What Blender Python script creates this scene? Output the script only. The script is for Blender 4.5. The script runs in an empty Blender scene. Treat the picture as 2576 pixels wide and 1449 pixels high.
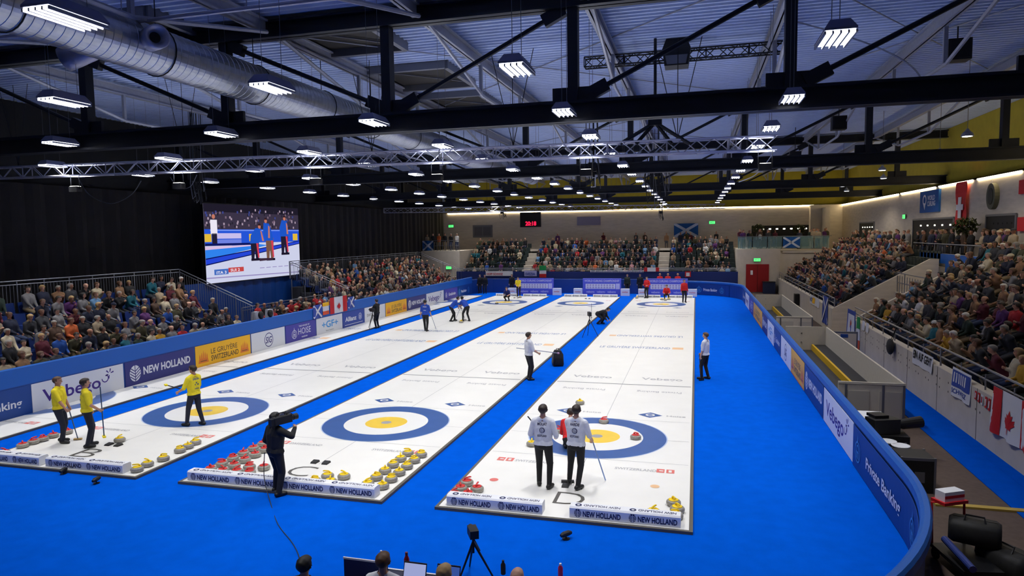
import bpy, bmesh, math, random
import numpy as np
from mathutils import Vector, Matrix
from mathutils.bvhtree import BVHTree
R = math.radians
SC = bpy.context.scene
COL = SC.collection
random.seed(7)
# ------------------------------------------------------------------ camera, world, exposure
IW, IH, FPX = 2576, 1449, 1700.912
CAM = Vector((2.53643, -17.83309, 5.45093))
YAW, PIT, ROL = 0.26597986, 0.0786069, -0.0140360
def _axes():
    cy, sy, cp, sp, cr, sr = math.cos(YAW), math.sin(YAW), math.cos(PIT), math.sin(PIT), math.cos(ROL), math.sin(ROL)
    f = Vector((-sy*cp, cy*cp, -sp)); r = Vector((cy, sy, 0)); u = r.cross(f)
    return cr*r + sr*u, -sr*r + cr*u, f
AXR, AXU, AXF = _axes()
cam = bpy.data.cameras.new('camera')
cam.sensor_width = 36; cam.lens = 36*FPX/IW; cam.clip_end = 400; cam.clip_start = .05
camo = bpy.data.objects.new('camera', cam); COL.objects.link(camo)
m3 = Matrix((AXR, AXU, -AXF)).transposed()
camo.matrix_world = Matrix.Translation(CAM) @ m3.to_4x4()
SC.camera = camo
def at(px, py, z=0.0, ax=2):
    """point of the plane (z, or x / y with ax) seen at a pixel of the photograph: used to measure places"""
    d = AXF + AXR*((px-IW/2)/FPX) - AXU*((py-IH/2)/FPX)
    return CAM + d*((z-CAM[ax])/d[ax])
w = bpy.data.worlds.new('hall_air'); SC.world = w; w.use_nodes = True  # dim bluish fill, added to keep shadows from going pitch black
w.node_tree.nodes['Background'].inputs[0].default_value = (.55, .62, .8, 1)
w.node_tree.nodes['Background'].inputs[1].default_value = .05
SC.view_settings.view_transform = 'Standard'; SC.view_settings.look = 'None'
SC.view_settings.exposure = 0.0; SC.view_settings.gamma = 1.0
SC.view_settings.use_curve_mapping = False
SC.cycles.max_bounces = 5; SC.cycles.diffuse_bounces = 3; SC.cycles.glossy_bounces = 2
SC.cycles.transmission_bounces = 3; SC.cycles.transparent_max_bounces = 6
SC.cycles.adaptive_threshold = .035
SC.cycles.caustics_reflective = False; SC.cycles.caustics_refractive = False
SC.cycles.sample_clamp_indirect = 4.0
LAMP_W = 113.0          # watts of one hall lamp
RING_W = 150.0          # watts of a flood on the lighting truss
# ------------------------------------------------------------------ helpers
def lin(c):
    return c/12.92 if c <= .04045 else ((c+.055)/1.055)**2.4
def rgb(r, g, b): return (lin(r/255), lin(g/255), lin(b/255), 1)
MATS = {}
def M(name, col=None, rough=.6, metal=0, emit=0, noise=0, scale=8, bump=0, ecol=None, spec=.5, alpha=1, trans=0, stretch=None):
    """a procedural material: a base colour broken up by noise, optional bump"""
    if name in MATS: return MATS[name]
    m = bpy.data.materials.new(name); m.use_nodes = True; MATS[name] = m
    nt = m.node_tree; b = nt.nodes['Principled BSDF']; L = nt.links.new
    c = rgb(*col) if col else (.5, .5, .5, 1)
    b.inputs['Base Color'].default_value = c; b.inputs['Roughness'].default_value = rough
    b.inputs['Metallic'].default_value = metal; b.inputs['Specular IOR Level'].default_value = spec
    if emit:
        b.inputs['Emission Color'].default_value = rgb(*ecol) if ecol else c
        b.inputs['Emission Strength'].default_value = emit
    if alpha < 1: b.inputs['Alpha'].default_value = alpha
    if trans: b.inputs['Transmission Weight'].default_value = trans
    if noise or bump:
        t = nt.nodes.new('ShaderNodeTexCoord'); n = nt.nodes.new('ShaderNodeTexNoise')
        n.inputs['Scale'].default_value = scale; n.inputs['Detail'].default_value = 4
        src = t.outputs['Object']
        if stretch:
            mp = nt.nodes.new('ShaderNodeMapping'); mp.inputs['Scale'].default_value = stretch
            L(src, mp.inputs['Vector']); src = mp.outputs['Vector']
        L(src, n.inputs['Vector'])
        if noise:
            r = nt.nodes.new('ShaderNodeValToRGB')
            r.color_ramp.elements[0].position = .3; r.color_ramp.elements[1].position = .7
            r.color_ramp.elements[0].color = tuple(x*(1-noise) for x in c[:3]) + (1,)
            r.color_ramp.elements[1].color = tuple(min(1, x*(1+noise)) for x in c[:3]) + (1,)
            L(n.outputs['Fac'], r.inputs['Fac']); L(r.outputs['Color'], b.inputs['Base Color'])
        if bump:
            bp = nt.nodes.new('ShaderNodeBump'); bp.inputs['Strength'].default_value = bump
            L(n.outputs['Fac'], bp.inputs['Height']); L(bp.outputs['Normal'], b.inputs['Normal'])
    return m
def frame_of(d):
    d = d.normalized(); a = Vector((0, 0, 1)) if abs(d.z) < .9 else Vector((1, 0, 0))
    x = d.cross(a).normalized(); return x, x.cross(d).normalized()
class MB:
    """collects faces (with a material each) that become ONE mesh object"""
    def __init__(s): s.v = []; s.f = []; s.m = []; s.mats = []
    def mi(s, mat):
        if mat not in s.mats: s.mats.append(mat)
        return s.mats.index(mat)
    def add(s, v, f, mat=None):
        o = len(s.v); s.v += [tuple(p) for p in v]; s.f += [tuple(i+o for i in q) for q in f]
        s.m += [s.mi(mat)]*len(f); return s
    def hexa(s, p, mat=None):
        return s.add(p, [(0, 3, 2, 1), (4, 5, 6, 7), (0, 1, 5, 4), (1, 2, 6, 5), (2, 3, 7, 6), (3, 0, 4, 7)], mat)
    def box(s, a, b, mat=None, M4=None):
        (x0, y0, z0), (x1, y1, z1) = a, b
        p = [Vector(q) for q in ((x0, y0, z0), (x1, y0, z0), (x1, y1, z0), (x0, y1, z0), (x0, y0, z1), (x1, y0, z1), (x1, y1, z1), (x0, y1, z1))]
        if M4: p = [M4 @ q for q in p]
        return s.hexa(p, mat)
    def bar(s, a, b, w, h, mat=None):
        """rectangular bar from a to b, w across, h up"""
        a, b = Vector(a), Vector(b); x, y = frame_of(b-a)
        o = [(-w/2, -h/2), (w/2, -h/2), (w/2, h/2), (-w/2, h/2)]
        return s.hexa([a+x*i+y*j for i, j in o] + [b+x*i+y*j for i, j in o], mat)
    def tube(s, pts, r, mat=None, n=8, cap=True):
        pts = [Vector(p) for p in pts]; rs = r if isinstance(r, (list, tuple)) else [r]*len(pts)
        v = []; x = None
        for i, p in enumerate(pts):
            d = (pts[min(i+1, len(pts)-1)]-pts[max(i-1, 0)])
            if x is None: x, y = frame_of(d)
            else:
                d = d.normalized(); x = (x-d*x.dot(d)).normalized(); y = x.cross(d)
            v += [p+(x*math.cos(t)+y*math.sin(t))*rs[i] for t in (2*math.pi*k/n for k in range(n))]
        f = [(i*n+k, i*n+(k+1) % n, (i+1)*n+(k+1) % n, (i+1)*n+k) for i in range(len(pts)-1) for k in range(n)]
        if cap: f += [tuple(range(n))[::-1], tuple(range((len(pts)-1)*n, len(pts)*n))]
        return s.add(v, f, mat)
    def lathe(s, prof, mat=None, n=20, o=(0, 0, 0)):
        o = Vector(o); v = [o+Vector((r*math.cos(t), r*math.sin(t), z)) for r, z in prof for t in (2*math.pi*k/n for k in range(n))]
        f = [(i*n+k, i*n+(k+1) % n, (i+1)*n+(k+1) % n, (i+1)*n+k) for i in range(len(prof)-1) for k in range(n)]
        f += [tuple(range(n))[::-1], tuple(range((len(prof)-1)*n, len(prof)*n))]
        return s.add(v, f, mat)
    def ball(s, c, r, mat=None, n=8, k=5):
        c = Vector(c); rx, ry, rz = r if isinstance(r, (tuple, list)) else (r, r, r)
        return s.lathe([(math.sin(math.pi*i/k) if 0 < i < k else .02, -math.cos(math.pi*i/k)) for i in range(k+1)], mat, n).warp(lambda p: c+Vector((p.x*rx, p.y*ry, p.z*rz)), (k+1)*n)
    def warp(s, fn, last):
        for i in range(len(s.v)-last, len(s.v)): s.v[i] = tuple(fn(Vector(s.v[i])))
        return s
    def prism(s, poly, fn, d, mat=None):
        """polygon (u,v) extruded by d through the map fn(u,v,w)"""
        n = len(poly); v = [fn(a, b, 0) for a, b in poly] + [fn(a, b, d) for a, b in poly]
        return s.add(v, [tuple(range(n))[::-1], tuple(range(n, 2*n))] + [(i, (i+1) % n, n+(i+1) % n, n+i) for i in range(n)], mat)
    def build(s, name, parent=None, mat=None, smooth=False):
        me = bpy.data.meshes.new(name); me.from_pydata(s.v, [], s.f)
        for q in s.mats: me.materials.append(q if q else mat)
        if len(s.mats) > 1: me.polygons.foreach_set('material_index', s.m)
        if smooth: me.polygons.foreach_set('use_smooth', [True]*len(me.polygons))
        me.update()
        return link(name, me, parent)
def link(name, data, parent=None):
    o = bpy.data.objects.new(name, data); COL.objects.link(o)
    if parent: o.parent = parent
    return o
def proto(mb, name, smooth=False):
    """mesh data for things that are copied many times"""
    o = mb.build(name, None, None, smooth); me = o.data; bpy.data.objects.remove(o); return me
def tag(o, label, cat, group=None, kind=None):
    o['label'] = label; o['category'] = cat
    if group: o['group'] = group
    if kind: o['kind'] = kind
    return o
def thing(name, label, cat, loc=(0, 0, 0), rz=0, group=None):
    o = link(name, None); o.location = loc; o.rotation_euler = (0, 0, rz)
    return tag(o, label, cat, group)
_TXT = {}
def text_mesh(s, bold=0.0, slant=0.0):
    """lettering as flat polygons, 1 unit high line, origin lower left; returns verts, faces, width"""
    k = (s, bold, slant)
    if k in _TXT: return _TXT[k]
    cu = bpy.data.curves.new('lettering', 'FONT'); cu.body = s; cu.size = 1; cu.resolution_u = 3
    cu.offset = bold; cu.shear = slant; cu.fill_mode = 'FRONT'
    o = bpy.data.objects.new('lettering', cu); COL.objects.link(o)
    dg = bpy.context.evaluated_depsgraph_get()
    me = bpy.data.meshes.new_from_object(o.evaluated_get(dg))
    v = [(p.co.x, p.co.y) for p in me.vertices]; f = [tuple(p.vertices) for p in me.polygons]
    bpy.data.objects.remove(o); bpy.data.curves.remove(cu); bpy.data.meshes.remove(me)
    if v:
        x0 = min(p[0] for p in v); x1 = max(p[0] for p in v)
        v = [(p[0]-x0, p[1]) for p in v]
    else: x0 = x1 = 0
    _TXT[k] = (v, f, x1-x0); return _TXT[k]
def put_text(mb, s, fn, u, v, h, mat, wid=None, bold=.02, slant=0, ang=0):
    """text in the (u,v) chart fn, lower left at u,v, cap height about .7h, squeezed to width wid"""
    tv, tf, tw = text_mesh(s, bold, slant); k = (wid/tw if wid and tw else h)
    ca, sa = math.cos(ang), math.sin(ang)
    mb.add([fn(u+(a*k)*ca-(b*h)*sa, v+(a*k)*sa+(b*h)*ca, 0) for a, b in tv], tf, mat)
    return tw*k
def disc(mb, fn, u, v, r0, r1, mat, n=28, a0=0, a1=360, sx=1, w=0):
    """ring (or disc, r0=0) in chart fn"""
    t = [R(a0+(a1-a0)*i/n) for i in range(n+1)]
    P = [fn(u+r1*math.cos(a)*sx, v+r1*math.sin(a), w) for a in t]
    if r0 > 0:
        Q = [fn(u+r0*math.cos(a)*sx, v+r0*math.sin(a), w) for a in t]
        mb.add(P+Q, [(i, i+1, n+2+i, n+1+i) for i in range(n)], mat)
    else:
        mb.add(P+[fn(u, v, w)], [(i, i+1, n+1) for i in range(n)], mat)
def quad(mb, fn, u0, v0, u1, v1, mat, w=0, nu=1):
    for i in range(nu):
        a, b = u0+(u1-u0)*i/nu, u0+(u1-u0)*(i+1)/nu
        mb.add([fn(a, v0, w), fn(b, v0, w), fn(b, v1, w), fn(a, v1, w)], [(0, 1, 2, 3)], mat)
def poly(mb, fn, pts, mat, w=0):
    mb.add([fn(a, b, w) for a, b in pts], [tuple(range(len(pts)))], mat)
def leaf_logo(mb, fn, u, v, r, m, bg):
    disc(mb, fn, u, v, 0, r, m, 28, sx=.86)
    for i in range(-1, 3):
        y = v-.55*r+.36*r*i
        for s in (-1, 1):
            poly(mb, fn, [(u, y), (u+s*.8*r, y+.55*r), (u+s*.8*r, y+.68*r), (u, y+.13*r)][::s], bg, .001)
    quad(mb, fn, u-.05*r, v-r, u+.05*r, v+r, bg, .0015)
# shared materials
ICE = M('sheet_ice', (244, 243, 239), .3, noise=.02, scale=1.2, spec=.4)
CARPET = M('blue_carpet', (0, 86, 206), 1, noise=.06, scale=3, bump=.1, spec=.02)
PAINT_BLUE = M('house_blue_paint', (62, 96, 160), .3, noise=.06, scale=2)
PAINT_YELLOW = M('house_yellow_paint', (246, 208, 74), .3, noise=.04, scale=2)
PAINT_WHITE = M('house_white_paint', (243, 243, 241), .25)
PAINT_GREY = M('faint_grey_paint', (158, 158, 162), .4)
TEXTGREY = M('pale_grey_ice_text', (184, 184, 188), .4)
PAINT_DARK = M('ice_letter_paint', (92, 90, 84), .4)
PAINT_RED = M('ice_red_paint', (226, 120, 112), .4)
PAINT_ORANGE = M('ice_orange_paint', (240, 196, 150), .4)
PAINT_PALE = M('ice_pale_blue_paint', (128, 146, 186), .4)
BLACK = M('matt_black', (16, 16, 19), .6)
BLACKM = M('black_steel', (20, 21, 26), .5, metal=.3)
GREYM = M('grey_steel', (112, 114, 124), .45, metal=.5)
ALU = M('bright_aluminium', (168, 168, 184), .4, metal=.4)
GALV = M('galvanised_duct', (178, 182, 190), .32, metal=.85, noise=.12, scale=5)
CONC = M('board_marked_concrete', (206, 196, 182), .85, noise=.09, scale=1.3, bump=.15, stretch=(1, 1, 5))
CONCL = M('pale_precast_concrete', (206, 196, 182), .85, noise=.06, scale=2, bump=.1)
RUBBER = M('dark_rubber_floor', (92, 76, 68), .85, noise=.12, scale=9, bump=.1)
WHITE = M('white_vinyl', (236, 238, 244), .5)
NAVY = M('navy_vinyl', (38, 42, 118), .5)
DEEP = M('deep_blue_vinyl', (8, 62, 140), .5)
BAND = M('rink_blue_vinyl', (0, 88, 178), .5)
YELL = M('cheese_yellow_vinyl', (250, 190, 20), .5)
VIOLET = M('violet_blue_vinyl', (66, 60, 160), .5)
ALLB = M('insurer_blue_vinyl', (36, 66, 160), .5)
INK = M('purple_ink', (62, 34, 132), .5)
WINK = M('white_ink', (238, 240, 248), .5)
DINK = M('dark_blue_ink', (26, 34, 84), .5)
CYINK = M('light_blue_ink', (70, 150, 216), .5)
BRINK = M('brown_ink', (92, 66, 30), .5)
ORINK = M('orange_ink', (226, 120, 30), .5)
RED = M('flag_red', (206, 24, 36), .7)
# ------------------------------------------------------------------ the hall
XL, XR, YB, Y0, ZR = -25.0, 16.2, 54.0, -20.0, 11.3
def struct(name, mb, mat, label, cat):
    o = mb.build(name, None, mat); return tag(o, label, cat, None, 'structure')
struct('floor', MB().box((XL, Y0, -.3), (XR+4, YB+1, -.08)), RUBBER, 'dark rubber floor of the arena hall around the carpet', 'floor')
# blue carpet of the playing area (rounded near right corner follows the boards)
mb = MB(); pts = [(-17.9, Y0), (-17.9, 44.3)]
pts += [(.7+5.5*math.sin(R(a)), 38.8+5.5*math.cos(R(a))) for a in range(0, 91, 10)]
pts += [(-1.3+7.5*math.cos(R(a)), -4.5-7.5*math.sin(R(a))) for a in range(0, 92, 6)] + [(-1.3, Y0)]
mb.prism(pts, lambda u, v, w: (u, v, -.08+w), .02)
struct('floor_carpet', mb, CARPET, 'bright blue carpet around and between the curling sheets', 'carpet')
mb = MB().box((8.6, -12, -.08), (9.72, 20, -.06)).box((9.3, -12, -.08), (9.72, 2, -.055))
struct('floor_strip', mb, CARPET, 'blue carpet strip along the foot of the right concrete wall', 'carpet')
# side and end walls
struct('wall_left', MB().box((XL-.3, Y0, -.3), (XL, YB, ZR)), M('black_wall', (20, 20, 20), .9), 'black side wall behind the curtain on the left', 'wall')
mb = MB().box((XR, 2, 3.4), (XR+.4, YB, 8.0))
struct('wall_right', mb, CONC, 'board-marked concrete wall above the right grandstand', 'wall')
mb = MB().box((XL, YB, -.3), (XR+.4, YB+.4, 8.0))
struct('wall_back', mb, CONC, 'board-marked concrete wall at the far end of the hall', 'wall')
OCHRE = M('ochre_lining', (172, 156, 40), .8, noise=.06, scale=2, ecol=(150, 130, 10))
struct('wall_right_upper', MB().box((XR+.6, -4, 8.0), (XR+.9, YB+1, ZR)).box((XR, -4, 7.9), (XR+.9, YB+1, 8.0)), OCHRE, 'ochre yellow lining above the right concrete wall', 'wall')
struct('wall_back_upper', MB().box((XL, YB+.8, 8.0), (XR+1, YB+1.1, ZR)).box((XL, YB, 7.95), (XR+.9, YB+1.1, 8.0)), OCHRE, 'ochre yellow lining above the far concrete wall', 'wall')
# corrugated roof deck, ribs run across the hall
mb = MB(); y = Y0; v = []; f = []; pitch = .28
ys = []
while y < YB+1:
    ys += [(y, ZR), (y+.08, ZR), (y+.12, ZR+.12), (y+.24, ZR+.12)]; y += pitch
v = [(XL, a, b) for a, b in ys] + [(XR+1, a, b) for a, b in ys]; n = len(ys)
mb.add(v, [(i, i+1, n+i+1, n+i) for i in range(n-1)])
mb.box((XL-.3, Y0, ZR+.14), (XR+1.2, YB+1.2, ZR+.25))
DECK = M('grey_steel_deck', (192, 206, 238), .5, metal=0, noise=.05, scale=2)
struct('ceiling', mb, DECK, 'corrugated grey steel roof deck', 'ceiling')
# skylights in the deck: a flat dark pane paints the shade of each shaft
SHAFT_SHADE = M('dark_shaft', (34, 30, 26), .8)
k = 0
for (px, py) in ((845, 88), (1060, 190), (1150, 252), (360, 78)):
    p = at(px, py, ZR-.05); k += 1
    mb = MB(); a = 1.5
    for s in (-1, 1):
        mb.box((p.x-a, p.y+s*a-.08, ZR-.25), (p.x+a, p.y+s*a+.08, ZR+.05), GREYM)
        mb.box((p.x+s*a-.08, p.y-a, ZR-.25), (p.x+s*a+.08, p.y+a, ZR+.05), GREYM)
    mb.box((p.x-a, p.y-a, ZR-.03), (p.x+a, p.y+a, ZR+.04), SHAFT_SHADE)
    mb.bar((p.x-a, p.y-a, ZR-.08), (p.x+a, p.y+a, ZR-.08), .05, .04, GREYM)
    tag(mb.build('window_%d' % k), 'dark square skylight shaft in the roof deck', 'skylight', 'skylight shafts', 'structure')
# black curtain with folds, hung in front of the left wall
mb = MB(); ys = np.arange(-14, YB-.2, .33); v = []
for i, y in enumerate(ys):
    x = XL+.25+.07*math.sin(i*2.1)+.05*math.sin(i*.7)
    v += [(x, y, -.05), (x, y, 7.9)]
mb.add(v, [(2*i, 2*i+2, 2*i+3, 2*i+1) for i in range(len(ys)-1)])
tag(mb.build('curtain', None, M('black_drape', (30, 28, 30), .95, noise=.15, scale=2)), 'tall black curtain hung along the left side of the hall', 'curtain')
# LED lines on the wall tops
LED = M('warm_led_line', (255, 240, 200), .5, emit=22, ecol=(255, 232, 184))
mb = MB(); y = 8.0; i = 0
tops = [(54, 35.2), (34.6, 27.6), (27.0, 22), (21.4, 16.6), (16.1, 8)]
for i, (a, b) in enumerate(tops):
    o = MB().box((XR-.06, b, 7.86), (XR-.01, a, 7.93)).build('led_strip', None, LED)
    tag(o, 'glowing light strip on the right wall top, %s of five from the far end' % ('first', 'second', 'third', 'fourth', 'fifth')[i], 'light strip', 'light strips on the right wall')
o = MB().box((XL+.6, YB-.06, 7.86), (13.6, YB-.01, 7.93)).build('led_strip', None, LED)
tag(o, 'long glowing warm white light strip on top of the far end wall', 'light strip')
# ------------------------------------------------------------------ curling sheets
S = 6.20669; HW = 2.45; LT = 34.75
EDGE = M('sheet_edge_trim', (96, 92, 84), .7)
def house(mb, fn, v0, far):
    for r0, r1, m in ((1.22, 1.829, PAINT_BLUE), (.61, 1.22, PAINT_WHITE), (.15, .61, PAINT_YELLOW)):
        disc(mb, fn, 0, v0, r0, r1, m, 64, w=.002)
    disc(mb, fn, 0, v0, 0, .15, PAINT_GREY, 24, w=.002)
    disc(mb, fn, 0, v0, 1.829, 1.86, M('ring_edge_paint', (186, 202, 232), .4), 64, w=.002)
for k, nm in enumerate('DCBA'):
    cx = -k*S; x0, x1 = cx-HW, cx+HW
    if nm == 'A': x0 = -17.84
    root = thing('curling_sheet', 'white curling ice sheet %s' % ('under the two white-shirted players, letter D at its near end', 'in the middle with no players, letter C at its near end', 'of the yellow and blue players, letter B at its near end', 'strip beside the left advertising boards, without a letter in view')['DCBA'.index(nm)], 'curling sheet')
    mb = MB(); f = lambda u, v, w, c=cx: (c+u, v, .002+w)
    mb.box((x0, -5.4, -.06), (x1, 40.3, 0), ICE)
    house(mb, f, 0, 0); house(mb, f, LT, 1)
    q = lambda a, b, c, d, m, w=.0015: quad(mb, f, a, b, c, d, m, w)
    xl = x0-cx+.05
    for hy in (6.5, LT-6.5):
        q(xl, hy-.05, HW-.05, hy+.05, PAINT_GREY)
    for yy in (0, 1.83, -1.83, LT, LT+1.83, LT-1.83): q(xl, yy-.006, HW-.05, yy+.006, PAINT_GREY, .0005)
    q(-.006, -3.7, .006, LT+3.7, PAINT_GREY, .0005)
    g = lambda u, v, w, c=cx: (c+u, v, .0035+w)            # text read from the near end
    b = lambda u, v, w, c=cx: (c-u, v, .0035+w)            # mirrored chart: read from the far end
    def far_txt(s, u, y, h, m, wid):                     # upright for a reader at the far end
        fn = lambda a, c_, w, c=cx: (c+u-a, y-c_, .0035)
        put_text(mb, s, fn, 0, 0, h, m, wid, .01)
    for y, u0 in ((14.6, -1.5), (18.2, 1.5)):
        if y > 16: far_txt('LE GRUYÈRE SWITZERLAND', 1.9, y+.3, .75, PAINT_PALE, 3.4); q(-1.9, y-.2, -1.55, y+.25, PAINT_ORANGE)
        else:
            put_text(mb, 'LE GRUYÈRE SWITZERLAND', g, -1.9, y-.3, .75, PAINT_PALE, 3.3, .01); q(1.5, y-.3, 2.0, y+.25, PAINT_ORANGE)
    for y in (7.4, LT-7.8):
        put_text(mb, 'Vebego', g, -2.0, y, .55, TEXTGREY, 1.5); put_text(mb, 'Vebego', g, .6, y, .55, TEXTGREY, 1.5)
    for y in (5.3, LT-5.6):
        far_txt('Private Banking', -.5, y+.3, .34, TEXTGREY, 1.5); far_txt('Private Banking', 2.1, y+.3, .34, TEXTGREY, 1.5)
    for hy in (0, LT):                                     # crests at the corners of the house
        for sx in (-1, 1):
            yy = hy+2.45 if hy == 0 else hy-2.45
            poly(mb, f, [(sx*1.25-.36, yy), (sx*1.25, yy-.3), (sx*1.25+.36, yy), (sx*1.25, yy+.3)], PAINT_BLUE, .002)
            disc(mb, f, sx*1.25, yy, .08, .14, PAINT_WHITE, 16, w=.004)
            put_text(mb, 'Hoise', g, sx*1.25+.48, yy-.08, .2, TEXTGREY, .55)
            yb = hy-2.35 if hy == 0 else hy+2.35
            ux = sx*1.9
            q(ux-.2, yb-.12, ux-.02, yb+.12, PAINT_RED); q(ux+.02, yb-.12, ux+.2, yb+.12, PAINT_RED)
            q(ux-.14, yb-.03, ux-.05, yb+.03, PAINT_WHITE, .002); q(ux+.07, yb-.07, ux+.14, yb+.07, PAINT_WHITE, .002)
            put_text(mb, 'SWITZERLAND', g, sx*1.2-.45, yb-.1, .2, TEXTGREY, .95)
    # stone marks and sheet letter
    if nm == 'D':
        disc(mb, f, -1.78, -3.75, 0, .1, PAINT_RED, 16, w=.002); disc(mb, f, 1.72, -3.35, 0, .1, PAINT_ORANGE, 16, w=.002)
    put_text(mb, nm, g, *{'D': (-.25, -4.75), 'C': (-.45, -4.55), 'B': (-.42, -4.6), 'A': (-.5, -4.6)}[nm], .95, PAINT_DARK, .62, -.012)
    if nm == 'A': mb.v = [(max(a, x0), b_, c_) for a, b_, c_ in mb.v]
    ice = mb.build('ice_surface', root)
    mb = MB()
    for a, c in (((x1, -5.46, -.06), (x1+.07, 40.36, -.004)), ((x0-.07, -5.46, -.06), (x0, 40.36, -.004)),
                 ((x0, -5.46, -.06), (x1, -5.4, -.004)), ((x0, 40.3, -.06), (x1, 40.36, -.004))):
        if nm == 'A' and c[0] == x0: continue
        mb.box(a, c, EDGE)
    mb.build('edge_frame', root)
    # foam bumper blocks at both ends
    if nm == 'A': continue
    for ye, sg in ((-5.22, 1), (40.1, -1)):
        spans = ((-2.3, -.32), (.22, 2.3))
        if nm == 'B' and sg > 0: spans = ((-2.3, -.45), (-.25, 2.05))
        if nm == 'C' and sg > 0: spans = ((-2.35, -.02), (.02, 2.3))
        for j, (u0, u1) in enumerate(spans):
            pl = ('left', 'right')[j]
            o = thing('bumper_block', 'white lettered foam bumper block, %s half of the %s end of sheet %s' % (pl, ('near', 'far')[sg < 0], nm), 'bumper', (cx, ye, 0), 0, 'foam bumpers at the sheet ends')
            mb = MB(); h = .22; d = .13
            mb.prism([(-d, .005), (d, .005), (d, h-.03), (d-.03, h), (-d+.03, h), (-d, h-.03)], lambda a, c, w: (u0+w, a, c), u1-u0, WHITE)
            mb.build('foam_block', o)
            mb = MB(); L = u1-u0; nn = 2 if sg > 0 else 3; cell = L/nn
            for i in range(nn):
                uu = u0+i*cell+.06
                fn = (lambda a, c, w: (a, -d-.003-w, c)) if sg > 0 else (lambda a, c, w: (a, -d-.003-w, c))
                leaf_logo(mb, fn, uu+.1, .105, .08, DINK, WHITE)
                put_text(mb, 'NEW HOLLAND', fn, uu+.2, .045, .15, DINK, cell-.32, .03)
                ft = lambda a, c, w: (u0+u1-a, d-.05-c, h+.003)
                put_text(mb, 'NEW HOLLAND', ft, uu+.02, .05, .13, DINK, cell-.34, .015)
                disc(mb, ft, uu+cell-.22, .1, .03, .065, DINK, 14)
            mb.build('lettering', o)
# hacks
HK = [(0, -3.78, 'D', 'near'), (-S, -3.62, 'C', 'near'), (-2*S, -3.6, 'B', 'near'), (0, LT+3.6, 'D', 'far'), (-S, LT+3.6, 'C', 'far'), (-2*S, LT+3.6, 'B', 'far')]
for cx, y, nm, e in HK:
    for i, dx in enumerate((-.15, .15)):
        mb = MB().prism([(-.1, 0), (.1, 0), (.07, .05), (-.07, .03)], lambda a, c, w: (dx-.075+w, a, c+.002), .15, BLACK)
        o = mb.build('hack'); o.location = (cx, y, 0)
        tag(o, 'black rubber foothold on sheet %s, %s end, %s of the pair' % (nm, e, ('left', 'right')[i]), 'foothold', 'footholds')
# ------------------------------------------------------------------ curling stones
GRAN = M('grey_granite', (150, 146, 138), .35, noise=.18, scale=40)
SRED = M('red_stone_handle', (214, 52, 48), .4); SYEL = M('yellow_stone_handle', (250, 214, 20), .4)
mb = MB().lathe([(.01, 0), (.08, 0), (.125, .012), (.142, .035), (.146, .06), (.142, .085), (.125, .105), (.1, .114), (.01, .114)], GRAN, 24)
st_body = proto(mb, 'stone_body', True)
HM = {}
for c, m in (('red', SRED), ('yellow', SYEL)):
    mb = MB().lathe([(.01, .112), (.1, .112), (.098, .124), (.08, .13), (.01, .13)], m, 20)
    mb.tube([(0, .055, .125), (0, .05, .16), (0, .02, .175), (0, -.07, .178), (0, -.1, .172)], [.02, .018, .017, .018, .012], m, 8)
    HM[c] = proto(mb, 'handle', True)
def stone(c, x, y, label, group=None):
    o = link('curling_stone', st_body); o.location = (x, y, .001); o.rotation_euler.z = random.uniform(0, 6.2)
    tag(o, label, 'curling stone', group); link('handle', HM[c], o); return o
ORD = 'first second third fourth fifth sixth seventh eighth ninth tenth eleventh twelfth thirteenth fourteenth fifteenth sixteenth seventeenth eighteenth nineteenth twentieth twenty-first twenty-second twenty-third twenty-fourth twenty-fifth twenty-sixth twenty-seventh twenty-eighth twenty-ninth thirtieth thirty-first thirty-second thirty-third thirty-fourth thirty-fifth thirty-sixth thirty-seventh thirty-eighth thirty-ninth fortieth'.split()
# sheet D
for px, py, lab in ((1519, 1056, 'red-handled curling stone on the back of the blue ring of sheet D'),
                    (1599, 1096, 'red-handled curling stone on the right part of the blue ring of sheet D'),
                    (1408, 1080, 'red-handled curling stone between the two white-shirted players'),):
    p = at(px, py+4, .05); stone('red', p.x, p.y, lab)
for px, py, lab in ((1459, 1013, 'pale yellow-handled curling stone beyond the house of sheet D'),
                    (1338, 1117, 'yellow-handled curling stone left of the first white-shirted player'),):
    p = at(px, py, .05); stone('yellow', p.x, p.y, lab)
for i, (x, y) in enumerate(((-2.26, -4.2), (-2.28, -4.56), (-1.93, -4.5), (-2.02, -4.84), (-2.3, -4.92))):
    stone('red', x, y, 'red curling stone in the left near corner of sheet D, %s from the back' % ORD[i], 'red stones parked on sheet D')
for i, (x, y) in enumerate(((2.14, -4.3), (2.22, -4.62), (1.78, -4.88), (2.2, -4.93))):
    stone('yellow', x, y, 'yellow curling stone in the right near corner of sheet D, %s from the back' % ORD[i], 'yellow stones parked on sheet D')
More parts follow.
